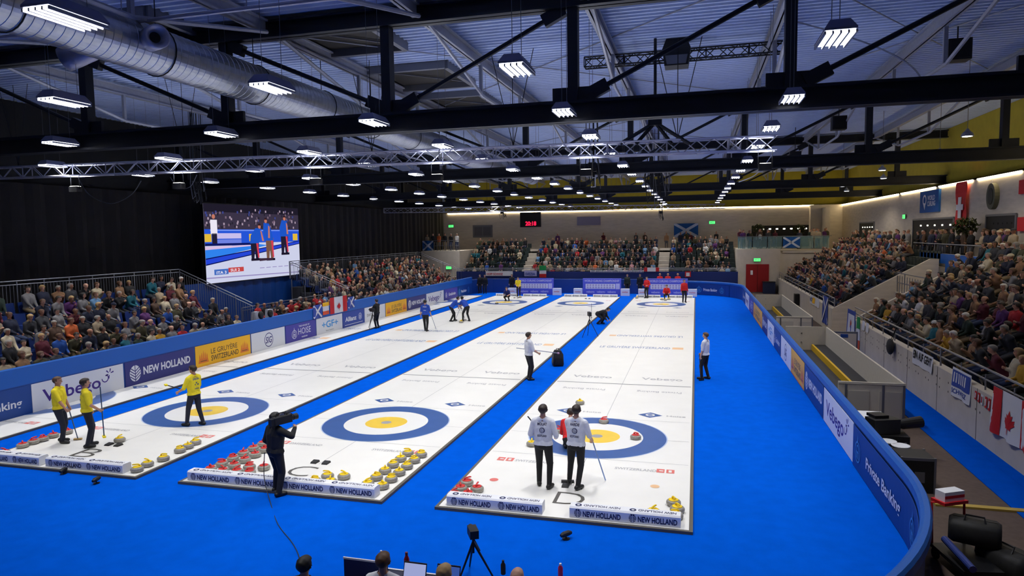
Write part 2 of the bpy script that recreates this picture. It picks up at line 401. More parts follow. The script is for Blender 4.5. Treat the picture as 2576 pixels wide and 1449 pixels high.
# sheet C : two slanting rows of reds, two of yellows
for r in range(2):
    for i in range(6):
        stone('red', -S-2.22+r*.37, -2.75-.40*i-r*.04, 'red curling stone, left edge of sheet C, %s row, %s from the back' % (('outer', 'inner')[r], ORD[i]), 'red stones parked on sheet C')
        stone('yellow', -S+2.22-r*.37, -2.65-.43*i+r*.03, 'yellow curling stone, right edge of sheet C, %s row, %s from the back' % (('outer', 'inner')[r], ORD[i]), 'yellow stones parked on sheet C')
for i, (x, y) in enumerate(((-1.42, -4.4), (-1.06, -4.35), (-1.5, -4.75), (-1.16, -4.75))):
    stone('red', -S+x, y, 'red-handled curling stone by the bumper left of the camera operator, %s of four' % ORD[i], 'red stones by the bumper of sheet C')
for i, (x, y) in enumerate(((.72, -4.52), (1.1, -4.46), (.6, -4.87), (.98, -4.84))):
    stone('yellow', -S+x, y, 'yellow-handled curling stone by the bumper right of letter C, %s of four' % ORD[i], 'yellow stones by the bumper of sheet C')
# sheet B
for i, (px, py) in enumerate(((301, 1107), (345, 1181), (371, 1168), (411, 1154), (453, 1133), (473, 1123), (492, 1113))):
    p = at(px, py, .05)
    stone('yellow', p.x, p.y, 'yellow-handled curling stone alone right of the two yellow-shirted players' if i == 0 else 'yellow-handled curling stone along the right edge of sheet B, %s from the bumper' % ORD[i-1])
for i, (px, py) in enumerate(((10, 1140), (57, 1121), (84, 1112), (108, 1105), (134, 1096), (169, 1087))):
    p = at(px, py, .05)
    stone('red', p.x, p.y, 'red-handled curling stone along the left edge of sheet B, %s from the near end' % ORD[i])
for i, (cx, x, y) in enumerate(((0, -.1, 38.0), (0, .45, 38.2), (0, -2.2, 39.2), (-2*S, -.25, 33.3), (-2*S, .3, 38.6), (0, .2, 37.6))):
    stone('yellow', cx+x, y, 'yellow curling stone at the far end of %s' % ('sheet D left of crouching red player', 'sheet D right of crouching red player', 'sheet D in the far left corner', 'sheet B, front of the far house', 'sheet B beside the yellow-shirted far player', 'sheet D before the crouching red player')[i])
p = at(1160, 810, .05); stone('yellow', p.x, p.y, 'curling stone sliding between the two sweeping blue players on sheet B')
# ------------------------------------------------------------------ rink barrier: one path, clockwise seen from above, inside on its right
XB, XRB, YF = -17.9, 6.2, 44.3
SEG = [('l', (XB, -14.0), (XB, 42.8)), ('a', (XB+1.5, 42.8), 1.5, 180, 90), ('l', (XB+1.5, YF), (.7, YF)),
       ('a', (.7, YF-5.5), 5.5, 90, 0), ('l', (XRB, YF-5.5), (XRB, -4.5)), ('a', (-1.3, -4.5), 7.5, 0, -84)]
def seglen(s): return math.dist(s[1], s[2]) if s[0] == 'l' else s[2]*R(abs(s[4]-s[3]))
STARTS = [0]
for s_ in SEG: STARTS.append(STARTS[-1]+seglen(s_))
def path(s):
    """point and inward normal at length s"""
    for i, sg in enumerate(SEG):
        if s <= STARTS[i+1] or i == len(SEG)-1:
            t = s-STARTS[i]
            if sg[0] == 'l':
                d = Vector((sg[2][0]-sg[1][0], sg[2][1]-sg[1][1], 0)).normalized()
                p = Vector((sg[1][0], sg[1][1], 0))+d*t
                return p, Vector((d.y, -d.x, 0))
            a = R(sg[3])-t/sg[2]
            n = Vector((math.cos(a), math.sin(a), 0))
            return Vector((sg[1][0], sg[1][1], 0))+n*sg[2], -n
sL = lambda y: y+14.0
sF = lambda x: STARTS[2]+(x-XB-1.5)
sR = lambda y: STARTS[4]+(YF-5.5-y)
def chart(s0, off=.045, z0=-.04):
    def fn(u, v, w):
        p, n = path(s0+u); return p+n*(off+w)+Vector((0, 0, z0+v))
    return fn
def barrier(s0, s1, prof, mats, name, label, step=1.0):
    """prof: list of (inward offset, z) bands; one mesh"""
    root = thing(name, label, 'barrier')
    n = max(2, int((s1-s0)/step)); ss = [s0+(s1-s0)*i/n for i in range(n+1)]
    for pn, pr, m in prof:
        mb = MB(); k = len(pr); v = []
        for s in ss:
            p, nn = path(s); v += [p+nn*a+Vector((0, 0, z)) for a, z in pr]
        mb.add(v, [(i*k+j, i*k+(j+1) % k, (i+1)*k+(j+1) % k, (i+1)*k+j) for i in range(n) for j in range(k)] + [tuple(range(k)), tuple(range(n*k, n*k+k))[::-1]], m)
        mb.build(pn, root)
    return root
body = [(.03, -.06), (.03, .95), (-.04, .95), (-.04, -.06)]
barrier(0, STARTS[1], [('board_panel', body, DEEP), ('top_band', [(.03, .95), (.03, 1.5), (-.12, 1.52), (-.16, .95)], BAND)], [], 'rink_barrier', 'long blue rink barrier on the left below the spectators', 6)
barrier(STARTS[1]+.02, sF(0)-.02, [('board_panel', body, DEEP), ('top_band', [(.03, .95), (.03, 1.24), (-.1, 1.26), (-.12, .95)], DEEP)], [], 'rink_barrier', 'dark blue rink barrier across the far end', .8)
barrier(sF(0), STARTS[6], [('board_panel', body, DEEP), ('top_band', [(.03, .95), (.05, .97), (.04, 1.1), (-.01, 1.15), (-.09, 1.15), (-.12, 1.1), (-.12, .95)], BAND)], [], 'rink_barrier', 'blue rink barrier on the right with a rounded near corner', .35)
# ------------------------------------------------------------------ advertising panels
def burst(mb, fn, u, v, r, m):
    for a in (15, 75, 135, 195, 255):
        c, s = math.cos(R(a)), math.sin(R(a)); t = .16*r
        poly(mb, fn, [(u+.3*r*c-t*s*.5, v+.3*r*s+t*c*.5), (u+.3*r*c+t*s*.5, v+.3*r*s-t*c*.5), (u+r*c+t*s, v+r*s-t*c), (u+r*c-t*s, v+r*s+t*c)], m)
def crown(mb, fn, u, v, r, m, m2):
    poly(mb, fn, [(u-r, v-.6*r), (u+r, v-.6*r), (u+.8*r, v), (u-.8*r, v)], m)
    for i in (-2, -1, 0, 1, 2):
        h = 1.1-.22*abs(i); poly(mb, fn, [(u+i*.34*r-.13*r, v), (u+i*.34*r+.13*r, v), (u+i*.34*r+.1*r, v+.5*h*r), (u+i*.34*r, v+h*r), (u+i*.34*r-.1*r, v+.5*h*r)], m)
    quad(mb, fn, u-.6*r, v-.4*r, u+.6*r, v-.3*r, m2, .001)
def shield(mb, fn, u, v, r, m):
    disc(mb, fn, u, v-.1*r, .62*r, .72*r, m, 22); disc(mb, fn, u, v+.1*r, .2*r, .3*r, m, 16)
    poly(mb, fn, [(u-.1*r, v+.55*r), (u+.1*r, v+.55*r), (u, v+1.1*r)], m)
    for i in (-1, 0, 1): quad(mb, fn, u+i*.28*r-.06*r, v-.55*r, u+i*.28*r+.06*r, v-.05*r, m)
def vebego(mb, fn, W, H, b):
    w = put_text(mb, 'Vebego', fn, .1*W, .3*H, .62*H, INK, .62*W, .015); burst(mb, fn, .83*W, .74*H, .19*H, INK)
    disc(mb, fn, .775*W, .6*H, .12*H, .16*H, INK, 14, 180, 420)
def holland(mb, fn, W, H, b):
    leaf_logo(mb, fn, .13*W, .5*H, .32*H, WINK, b); put_text(mb, 'NEW HOLLAND', fn, .24*W, .38*H, .42*H, WINK, .7*W, .035)
def gruyere(mb, fn, W, H, b):
    for x in (.13, .88): crown(mb, fn, x*W, .4*H, .34*H, ORINK, BRINK)
    put_text(mb, 'LE GRUYÈRE', fn, .26*W, .52*H, .34*H, BRINK, .48*W, .005); put_text(mb, 'SWITZERLAND', fn, .26*W, .2*H, .34*H, BRINK, .5*W, .02)
    quad(mb, fn, 0, 0, W, .05*H, ORINK, .001)
def sig(mb, fn, W, H, b):
    disc(mb, fn, .5*W, .5*H, .33*H, .37*H, NAVY, 36); put_text(mb, 'SIG', fn, .5*W-.27*H, .34*H, .46*H, NAVY, .54*H, .02, .2)
def hoise(mb, fn, W, H, b):
    shield(mb, fn, .27*W, .46*H, .34*H, WINK); put_text(mb, 'HOISE', fn, .4*W, .36*H, .5*H, WINK, .42*W, .0)
    put_text(mb, 'graubünden', fn, .5*W, .16*H, .14*H, WINK, .2*W); put_text(mb, 'THE HOUSE OF', fn, .42*W, .78*H, .13*H, WINK, .36*W)
def gf(mb, fn, W, H, b):
    put_text(mb, '+GF+', fn, .2*W, .36*H, .56*H, CYINK, .62*W, .02)
    put_text(mb, 'Piping Systems', fn, .34*W, .14*H, .12*H, PAINT_GREY, .3*W)
def allianz(mb, fn, W, H, b):
    put_text(mb, 'Allianz', fn, .1*W, .4*H, .4*H, WINK, .52*W, .03); u, v, r = .8*W, .55*H, .22*H
    disc(mb, fn, u, v, .86*r, r, WINK, 30)
    for i in (-1, 0, 1): quad(mb, fn, u+i*.36*r-.09*r, v-.6*r, u+i*.36*r+.09*r, v+(.35 if i else .7)*r, WINK)
    quad(mb, fn, .08*W, .16*H, .92*W, .19*H, WINK)
def faint(mb, fn, W, H, b):
    put_text(mb, 'swiss', fn, .1*W, .36*H, .42*H, PAINT_GREY, .3*W)
def private(mb, fn, W, H, b, crest=1):
    shield(mb, fn, .08*W, .5*H, .36*H, CYINK); put_text(mb, 'Private Banking', fn, .2*W, .36*H, .36*H, WINK, .39*W, .02)
    shield(mb, fn, .74*W, .5*H, .36*H, CYINK)
def country(mb, fn, W, H, b):
    shield(mb, fn, .12*W, .5*H, .3*H, WINK); put_text(mb, 'Graubünden', fn, .3*W, .38*H, .36*H, WINK, .55*W, .02)
n_ad = 0
def ad(s0, s1, bg, draw, label, nu=1):
    ex = .02 if nu > 1 else 0
    global n_ad
    W = s1-s0-.04; H = .95; fn = chart(s0+.02, .046+ex*1.6)
    nu = max(nu, 1)
    mb = MB(); fb = chart(s0+.02, .034+ex)
    for i in range(nu):
        a, b = W*i/nu, W*(i+1)/nu
        mb.hexa([fb(a, 0, 0), fb(b, 0, 0), fb(b, 0, .01), fb(a, 0, .01), fb(a, H, 0), fb(b, H, 0), fb(b, H, .01), fb(a, H, .01)], bg)
    o = mb.build('advertising_panel'); tag(o, label, 'advertising panel', 'advertising panels on the barrier')
    mb = MB(); draw(mb, fn, W, H, bg); mb.build('lettering', o)
A = lambda y0, y1, *r: ad(sL(y0), sL(y1), *r)
A(-8.6, -1.45, DEEP, lambda mb, fn, W, H, b: (put_text(mb, 'Private Banking', fn, W-2.75, .36*H, .36*H, WINK, 2.5, .02), shield(mb, fn, W-3.6, .5*H, .36*H, CYINK)), 'deep blue panel ending in banking, leftmost of the left barrier')
A(-1.4, 2.22, WHITE, vebego, 'white panel with large purple wordmark, behind the two yellow-shirted players')
A(2.26, 5.86, NAVY, holland, 'navy panel with white leaf emblem, nearest of its kind on the left barrier')
A(5.92, 9.62, YELL, gruyere, 'large yellow cheese panel with orange crowns behind the near yellow skip')
A(9.66, 12.42, WHITE, sig, 'white panel with three navy letters in a ring on the left barrier')
A(12.46, 15.36, VIOLET, hoise, 'violet panel with white crest and serif lettering on the left barrier')
A(15.4, 18.3, WHITE, gf, 'white panel with light blue letters between plus signs on the left barrier')
A(18.34, 21.07, ALLB, allianz, 'mid blue panel with white insurer wordmark and round eagle on the left barrier')
A(21.1, 24.1, WHITE, faint, 'white panel behind the tripod camera operator on the left barrier')
A(24.15, 27.66, YELL, gruyere, 'small far yellow cheese panel with orange crowns on the left barrier')
A(27.7, 31.3, NAVY, holland, 'far navy panel with white leaf emblem on the left barrier')
A(31.4, 35.2, WHITE, vebego, 'far white panel with purple wordmark on the left barrier')
A(35.4, 38.6, VIOLET, country, 'far violet panel with white lettering on the left barrier')
A(38.8, 42.6, DEEP, private, 'farthest deep blue panel of the left barrier')
B = lambda y0, y1, *r: ad(sR(y0), sR(y1), *r)
B(38.5, 35.8, DEEP, country, 'deep blue panel with white lettering at the far end of the right barrier')
B(35.6, 32, WHITE, vebego, 'farthest white panel of the right barrier')
B(31.8, 28.3, VIOLET, hoise, 'violet panel on the far part of the right barrier')
B(28.2, 22.3, YELL, gruyere, 'long yellow cheese panel on the far part of the right barrier')
B(22.2, 19.4, NAVY, holland, 'small navy panel far down the right barrier')
B(19.3, 16.3, WHITE, gf, 'white panel with light blue letters on the right barrier')
B(16.2, 13.6, DEEP, country, 'deep blue panel between two white panels on the right barrier')
B(13.5, 10.25, WHITE, sig, 'white panel with letters in a ring on the right barrier')
B(10.2, 6.9, YELL, gruyere, 'near yellow cheese panel on the right barrier')
B(6.85, 3.25, DEEP, holland, 'dark blue panel with white leaf emblem, next to the near white panel on the right')
B(3.2, -.65, WHITE, vebego, 'near white panel with purple wordmark on the right barrier')
ad(sR(-.7), sR(-.7)+6.6, DEEP, private, 'long deep blue panel with white script round the near right corner', 24)
ad(sF(0)+2.6, sF(0)+6.2, DEEP, private, 'deep blue panel on the curved far right corner', 8)
# ------------------------------------------------------------------ scoreboards and boxes at the far ends of the sheets
SCB = M('scoreboard_blue', (86, 94, 208), .5)
LILAC = M('lilac_panel', (206, 204, 240), .5)
for nm, cx in (('D', .17), ('C', -5.56), ('B', -11.68)):
    o = thing('scoreboard', 'blue and lilac scoreboard stand at the far end of sheet %s' % nm, 'scoreboard', (cx, 42.4, -.06), 0, 'sheet scoreboards')
    MB().box((-1.7, 0, 0), (1.7, .3, 1.5), SCB).box((-1.6, .3, 0), (1.6, .9, .5), DEEP).build('casing', o)
    mb = MB(); fn = lambda u, v, w: (u, -.004-w, v)
    put_text(mb, 'WORLD CURLING CHAMPIONSHIP', fn, -1.55, 1.2, .26, LILAC, 3.1, .02)
    quad(mb, fn, -1.45, .58, 1.2, 1.02, WHITE)
    for i in range(10): quad(mb, fn, -1.35+i*.25, .62, -1.18+i*.25, .78, M('lilac_digits', (180, 170, 210), .5), .001); quad(mb, fn, -1.35+i*.25, .82, -1.18+i*.25, .98, M('lilac_digits'), .001)
    for i in range(3): put_text(mb, 'vebego', fn, -1.4+i*.95, .22, .28, LILAC, .75, .02)
    quad(mb, fn, 1.25, .55, 1.6, 1.05, LILAC)
    mb.build('score_panel', o)
    for sx, lr in ((-2.1, 'left'), (2.1, 'right')):
        o = MB().box((-.38, -.2, 0), (.38, .2, .62), WHITE).build('sponsor_cube'); o.location = (cx+sx, 42.2, -.06)
        tag(o, 'white box %s of the scoreboard of sheet %s' % (lr, nm), 'box', 'white boxes beside the scoreboards')
        mb = MB(); fn = lambda u, v, w: (u, -.204, v); put_text(mb, 'swiss', fn, -.25, .28, .2, PAINT_RED, .5); mb.build('lettering', o)
# ------------------------------------------------------------------ grandstands (bodies of people come later; rows are shared)
STEP = M('stand_deck', (44, 46, 54), .8); RAILM = M('stand_rail', (140, 142, 150), .4, metal=.7)
SEATB = M('blue_plastic_seat', (22, 48, 112), .45); SEATG = M('dark_green_seat', (44, 56, 54), .5)
ROWS = {}          # name -> list of rows; a row is (function t-> (x,y), floor z, facing angle)
def stand(name, label, rows, a0, a1, axis, mat, back=0.8, tread=.8):
    """rows: list of (coordinate across, floor z); axis 'x': rows run along y"""
    root = thing('grandstand', label, 'grandstand'); mb = MB()
    for i, (c, z) in enumerate(rows):
        sgn = 1 if rows[-1][0] > rows[0][0] else -1
        c0, c1 = c-sgn*tread*.5, c+sgn*tread*.55
        lo, hi = min(c0, c1), max(c0, c1)
        if axis == 'x': mb.box((lo, a0, -.08), (hi, a1, z), mat)
        else: mb.box((a0, lo, -.08), (a1, hi, z), mat)
    mb.build('tier_deck', root); return root
def railing(root, pts, h, n_bar, name='railing', r=.025, mid=False, thin=.01):
    mb = MB(); P = [Vector(p) for p in pts]
    mb.tube([p+Vector((0, 0, h)) for p in P], r, RAILM, 6); mb.tube([p+Vector((0, 0, h-.14 if not mid else h*.5)) for p in P], r*.8, RAILM, 6)
    for a, b in zip(P[:-1], P[1:]):
        L = (b-a).length; k = max(1, int(L/n_bar))
        for i in range(k+1):
            p = a.lerp(b, i/k); big = i % 8 == 0
            mb.tube([p, p+Vector((0, 0, h if big else h-.14))], r if big else thin, RAILM, 5)
    return mb.build(name, root)
LROWS = [(-18.75-.68*i, .42+.375*i) for i in range(6)]
g = stand('left', 'near left grandstand with blue seats and steel railings', LROWS, -8, 10.5, 'x', STEP, tread=.68)
railing(g, [(-22.55, -8, 2.85), (-22.55, 10.55, 2.85)], 1.1, .14, 'back_railing')
railing(g, [(-22.5, 10.55, 2.85), (-18.35, 10.55, 1.2)], 1.1, .14, 'side_railing')
g2 = stand('left far', 'far left grandstand full of spectators behind steel railings', LROWS, 20.2, 41, 'x', STEP, tread=.68)
railing(g2, [(-22.55, 20.15, 2.85), (-22.55, 41, 2.85)], 1.1, .14, 'back_railing')
railing(g2, [(-22.5, 20.15, 2.85), (-18.35, 20.15, 1.2)], 1.1, .14, 'side_railing')
railing(g2, [(-22.5, 41.05, 2.85), (-18.35, 41.05, 1.2)], 1.1, .3, 'side_railing')
mb = MB()
for i in range(5):
    y = 20.1; mb.tube([(-22.4+i*.95, y, -.08), (-22.4+i*.95, y, 2.8-.4*i)], .03, RAILM, 6)
mb.tube([(-22.4, 20.1, .2), (-18.6, 20.1, 1.2)], .03, RAILM, 6); mb.tube([(-22.4, 20.1, 1.4), (-18.6, 20.1, .2)], .03, RAILM, 6)
mb.build('scaffold_frame', g2)
CROWS = [(-18.75-.68*i, .35+.3*i) for i in range(2)]
g3 = stand('low', 'low spectator platform with blue railing in front of the video screen', CROWS, 11.8, 20, 'x', STEP, tread=.68)
railing(g3, [(-19.9, 11.8, .65), (-19.9, 20, .65)], 1.25, .14, 'back_railing')
o = thing('drape_skirt', 'plain blue drape hanging below the video screen', 'drape')
mb = MB(); ys = np.arange(10.5, 24, .3); v = []
for i, y in enumerate(ys): v += [(-22.9+.04*math.sin(i*1.9), y, -.05), (-22.9+.04*math.sin(i*1.9), y, 3.1)]
mb.add(v, [(2*i, 2*i+2, 2*i+3, 2*i+1) for i in range(len(ys)-1)], DEEP); mb.build('drape', o)
# white covers on the stair ends
for i, y in enumerate((10.9, 12.0)):
    o = MB().prism([(-.28, 0), (.32, 0), (.12, 1.9), (-.08, 1.9)], lambda a, c, w: (a, w, c), .35, M('grey_cover', (176, 178, 190), .7)).build('stair_post_cover')
    o.location = (-18.45, y-.2, -.06); tag(o, 'pale grey tapered cover at the %s side of the stair gap in the left stands' % ('near', 'far')[i], 'cover')
for i, y in enumerate((11.0, 11.75)):
    o = MB().ball((0, 0, .2), (.14, .14, .2), BLACK, 10, 6).build('speaker', None, None, True); o.location = (-18.0, y-.3, 1.5)
    tag(o, 'small black monitor on the left barrier at the stair gap, %s of two' % ('nearer', 'farther')[i], 'speaker')
# ------------------------------------------------------------------ video screen with its picture
scr = thing('video_screen', 'large video screen showing three sweeping players in blue, on the left', 'video screen', (-22.75, 12.75, 3.05))
SW, SH = 8.9, 4.3
MB().box((-.25, 0, -.05), (0, SW, SH+.05), BLACKM).build('casing', scr)
def E(n, c=(0, 0, 0), s=1.0): return M('screen_'+n, (0, 0, 0), .6, emit=s, ecol=c, spec=0)
mb = MB(); fs = lambda u, v, w: (.01+w, u*SW, v*SH)
quad(mb, fs, 0, 0, 1, 1, E('ice', (214, 218, 244), .9))
quad(mb, fs, 0, .58, 1, 1, E('crowd', (62, 54, 74), .9), .002)
quad(mb, fs, 0, .9, 1, 1, E('dark', (36, 32, 48), .8), .003)
quad(mb, fs, 0, .5, 1, .68, E('boards', (36, 84, 214)), .004)
quad(mb, fs, .1, .56, .34, .63, E('pale', (200, 190, 236)), .005); quad(mb, fs, .1, .5, .34, .55, E('pale2', (110, 130, 226)), .005)
poly(mb, fs, [(0, .3), (.62, .46), (.4, .5), (0, .42)], E('carpet', (48, 130, 236)), .004)
poly(mb, fs, [(0, .23), (1, .47), (1, .51), (0, .3)], E('edge', (38, 70, 214)), .006); poly(mb, fs, [(0, .225), (1, .465), (1, .475), (0, .24)], E('line', (14, 24, 96)), .007); poly(mb, fs, [(0, .3), (1, .505), (1, .515), (0, .315)], E('line'), .007)
quad(mb, fs, 0, .47, .45, .5, E('line'), .005); poly(mb, fs, [(0, .42), (.5, .46), (.5, .475), (0, .46)], E('icepink', (216, 190, 226)), .005)
for u in (0, .42, .6, .92): quad(mb, fs, u, .52, u+.06, .62, E('yel', (226, 186, 60)), .006)
rnd = random.Random(3)
for i in range(110):
    u, v = rnd.random()*.97, .69+.24*rnd.random(); c = rnd.choice(('a', 'b', 'c', 'd'))
    quad(mb, fs, u, v, u+.014, v+.03, E('dot'+c, {'a': (120, 100, 120), 'b': (60, 70, 140), 'c': (170, 150, 170), 'd': (40, 36, 50)}[c]), .005)
quad(mb, fs, .05, .66, 1, .675, E('rail', (120, 150, 240)), .0055)
def player(u, v, h, lean, leg):
    b, s, l, k = E('shirt', (30, 84, 196)), E('skin', (196, 120, 100)), E(leg, (34, 30, 52) if leg == 'legs' else (120, 84, 70)), E('red', (214, 60, 84))
    for du in (-.018, .03): poly(mb, fs, [(u+du-.016, v), (u+du+.012, v), (u+du*.7+.03, v+.5*h), (u+du*.7-.026, v+.5*h)], l, .008); quad(mb, fs, u+du-.02, v-.02, u+du+.03, v+.012, E('shoe', (26, 20, 40)), .009)
    poly(mb, fs, [(u+.036, v+.04*h), (u+.05, v+.04*h), (u+.042, v+.46*h), (u+.02, v+.46*h)], k, .0085)
    poly(mb, fs, [(u-.045, v+.44*h), (u+.05, v+.44*h), (u+.05+lean*.7, v+.7*h), (u+.04+lean, v+.84*h), (u-.02+lean, v+.86*h), (u-.05+lean*.4, v+.66*h)], b, .009)
    poly(mb, fs, [(u+.03+lean, v+.8*h), (u+.045+lean, v+.76*h), (u+.055+lean*1.3, v+.5*h), (u+.035+lean*1.3, v+.5*h)], s, .01)
    disc(mb, fs, u+.012+lean*1.25, v+.9*h, 0, .03, s, 14, sx=.5, w=.011); disc(mb, fs, u+.012+lean*1.25, v+.93*h, 0, .03, E('hair', (50, 30, 36)), 14, 0, 180, .5, .012)
player(.47, .27, .5, .04, 'legs'); player(.635, .26, .6, -.035, 'legs2'); player(.81, .33, .57, 0, 'legs')
poly(mb, fs, [(.52, .24), (.67, .25), (.67, .275), (.52, .28)], E('broom', (60, 40, 60)), .011)
quad(mb, fs, .055, .62, .115, .8, E('white', (236, 230, 244)), .008); quad(mb, fs, .065, .5, .11, .63, E('legs'), .008); disc(mb, fs, .085, .84, 0, .03, E('skin'), 12, sx=.5, w=.008)
quad(mb, fs, .07, .1, .2, .17, E('score', (70, 110, 190)), .008); quad(mb, fs, .2, .12, .35, .18, E('scorer', (196, 70, 70)), .008)
put_text(mb, 'ITA 3', lambda u, v, w: fs(u, v, .012), .09, .11, .05, E('white'), .09); put_text(mb, 'SUI 2', lambda u, v, w: fs(u, v, .012), .22, .13, .05, E('white'), .09)
for i in range(6): quad(mb, fs, .52+.07*i, .14, .57+.07*i, .15, E('grey', (150, 140, 190)), .008)
poly(mb, fs, [(0, .06), (1, .03), (1, .045), (0, .075)], E('grey'), .008)
mb.build('screen_picture', scr)
# ------------------------------------------------------------------ right concrete stand
RROWS = [(10.45+.69*i, .95+.42*i) for i in range(7)]
g = stand('right', 'near right concrete grandstand', RROWS, -6, 16.6, 'x', CONCL, tread=.7)
g = stand('right far', 'far right concrete grandstand', RROWS, 21.7, 46.5, 'x', CONCL, tread=.7)
struct('floor_concourse', MB().box((15.0, -6, 3.3), (XR+.1, YB, 3.65)).box((10, 46.8, 3.5), (XR+.1, YB, 3.66)), CONC, 'concourse floor behind the right grandstand', 'floor')
mb = MB().box((9.62, -8, -.08), (9.9, 16.8, 1.3)); HOLE = M('tie_hole', (84, 78, 72), .9)
for i in range(24):
    for z in (.72, .98):
        y = -7.2+i; disc(mb, lambda u, v, w: (9.617, y-u, z+v), 0, 0, 0, .035, HOLE, 8); disc(mb, lambda u, v, w: (9.617, y+.28-u, z+.02+v), 0, 0, 0, .035, HOLE, 8)
for y in np.arange(-7, 16, 3.0): mb.box((9.614, y, -.08), (9.63, y+.02, 1.3), HOLE)
for i, q in enumerate(mb.mats):
    if q is None: mb.mats[i] = CONCL
struct('wall_right_front', mb, CONCL, 'pale concrete front wall of the near right grandstand', 'wall')
struct('wall_right_front_far', MB().box((9.62, 21.6, -.08), (9.9, 46.8, 1.25)), CONCL, 'pale concrete front wall of the far right grandstand', 'wall')
mb = MB()
for y in (16.65, 21.45): mb.prism([(9.62, -.08), (14.6, -.08), (14.6, 3.9), (14.2, 3.9), (9.62, 1.25)], lambda a, c, w: (a, y+w, c), .2)
struct('wall_right_vomitory', mb, CONC, 'sloping concrete side walls of the stair gap in the right grandstand', 'wall')
struct('floor_vomitory', MB().box((12.6, 16.85, -.08), (14.6, 21.45, 2.2)), CONC, 'concrete landing over the stair gap of the right grandstand', 'floor')
def rail_thing(label, pts, h=.55, nb=1.6, mid=True):
    o = thing('handrail', label, 'handrail'); railing(o, pts, h, nb, 'rail_frame', .03, mid, .022); return o
rail_thing('steel handrail on top of the near right front wall', [(9.75, -8, 1.3), (9.75, 16.7, 1.3)])
rail_thing('steel handrail on top of the far right front wall', [(9.75, 21.6, 1.25), (9.75, 46.6, 1.25)])
rail_thing('steel railing around the landing of the right stair gap', [(12.7, 16.8, 2.2), (12.7, 21.4, 2.2)], 1.0, .4)
rail_thing('steel railing along the concourse behind the right grandstand', [(14.95, -6, 3.65), (14.95, 27, 3.65)], 1.0, 1.2)
o = MB().box((14.84, 17.0, 3.66), (14.92, 25.4, 4.15), BAND).box((14.84, 17.0, 3.0), (14.92, 21.3, 3.66), BAND).build('banner_fence')
tag(o, 'plain blue fabric barrier around the raised seats of the right grandstand', 'barrier')
# openings in the right wall
DOORW = M('dark_doorway', (30, 28, 26), .7); GLOW = M('foyer_lamp', (255, 250, 230), .5, emit=5)
for i, (y0, y1) in enumerate(((24.4, 31.6), (41.7, 46.5), (16.9, 20.1), (8, 13))):
    mb = MB().box((XR-.04, y0, 3.65), (XR-.015, y1, 6.0), DOORW)
    for j in range(5): mb.box((XR-.06, y0+.4+j*(y1-y0-.8)/5, 5.62), (XR-.04, y0+.6+j*(y1-y0-.8)/5, 5.7), GLOW if i < 2 else DOORW)
    for y in (y0, y1): mb.box((XR-.08, y-.06, 3.65), (XR, y+.06, 6.06), GREYM)
    mb.box((XR-.08, y0, 6.0), (XR, y1, 6.1), GREYM)
    tag(mb.build('door_%d' % (i+1)), 'dark glazed foyer opening in the right wall', 'doorway', None, 'structure')
# ------------------------------------------------------------------ far stand and concrete blocks beside it
FROWS = [(46.7+.7*i, .95+.39*i) for i in range(8)]
g = stand('far', 'far end grandstand of dark seats in three blocks', FROWS, -20.4, 6.1, 'y', M('far_deck', (58, 58, 58), .9), tread=.72)
FX = [(-20.2, -14.3), (-13.2, -1.0), (.1, 6.0)]
struct('wall_far_front', MB().box((-20.6, 46.0, -.08), (6.2, 46.14, 1.86)), M('navy_drape_wall', (4, 34, 104), .7), 'dark blue front wall below the far grandstand', 'wall')
mb = MB()
for x in (-13.75, -.45):
    for i in range(8): mb.box((x-.5, 46.2+.72*i, -.08), (x+.5, 47+.72*i, 1.0+.39*i)); mb.box((x-.5, 46.2+.72*i, 1.0+.39*i), (x+.5, 46.6+.72*i, .82+.39*i+.36))
struct('floor_far_steps', mb, CONCL, 'concrete aisle steps of the far grandstand', 'steps')
struct('floor_far_walkway', MB().box((-26, 52.2, 3.4), (6.1, YB, 3.75)), CONC, 'walkway behind the far grandstand', 'floor')
mb = MB().box((-24.6, 46.6, -.08), (-20.45, YB, 3.9)); struct('wall_far_left_block', mb, CONCL, 'pale concrete block left of the far grandstand', 'wall')
mb = MB().box((6.15, 46.6, -.08), (9.8, YB, 3.86)).box((9.8, 46.9, -.08), (14.2, YB, 3.7)); struct('wall_far_right_block', mb, CONCL, 'pale concrete block with the red door right of the far grandstand', 'wall')
struct('wall_column', MB().box((13.2, 53, 3.6), (14.2, YB, 7.9)).box((14.2, 51.2, 3.6), (14.6, YB, 7.6)), CONCL, 'pale concrete column at the far right corner', 'column')
# red door
mb = MB().box((6.92, 46.52, 0), (8.86, 46.6, 2.5), M('red_door', (150, 8, 16), .5)).box((7.3, 46.5, 1.55), (7.5, 46.53, 1.95), WINK).box((7.88, 46.5, .02), (7.9, 46.53, 2.48), BLACK)
tag(mb.build('door_5'), 'red double door in the concrete block at the far right', 'door', None, 'structure')
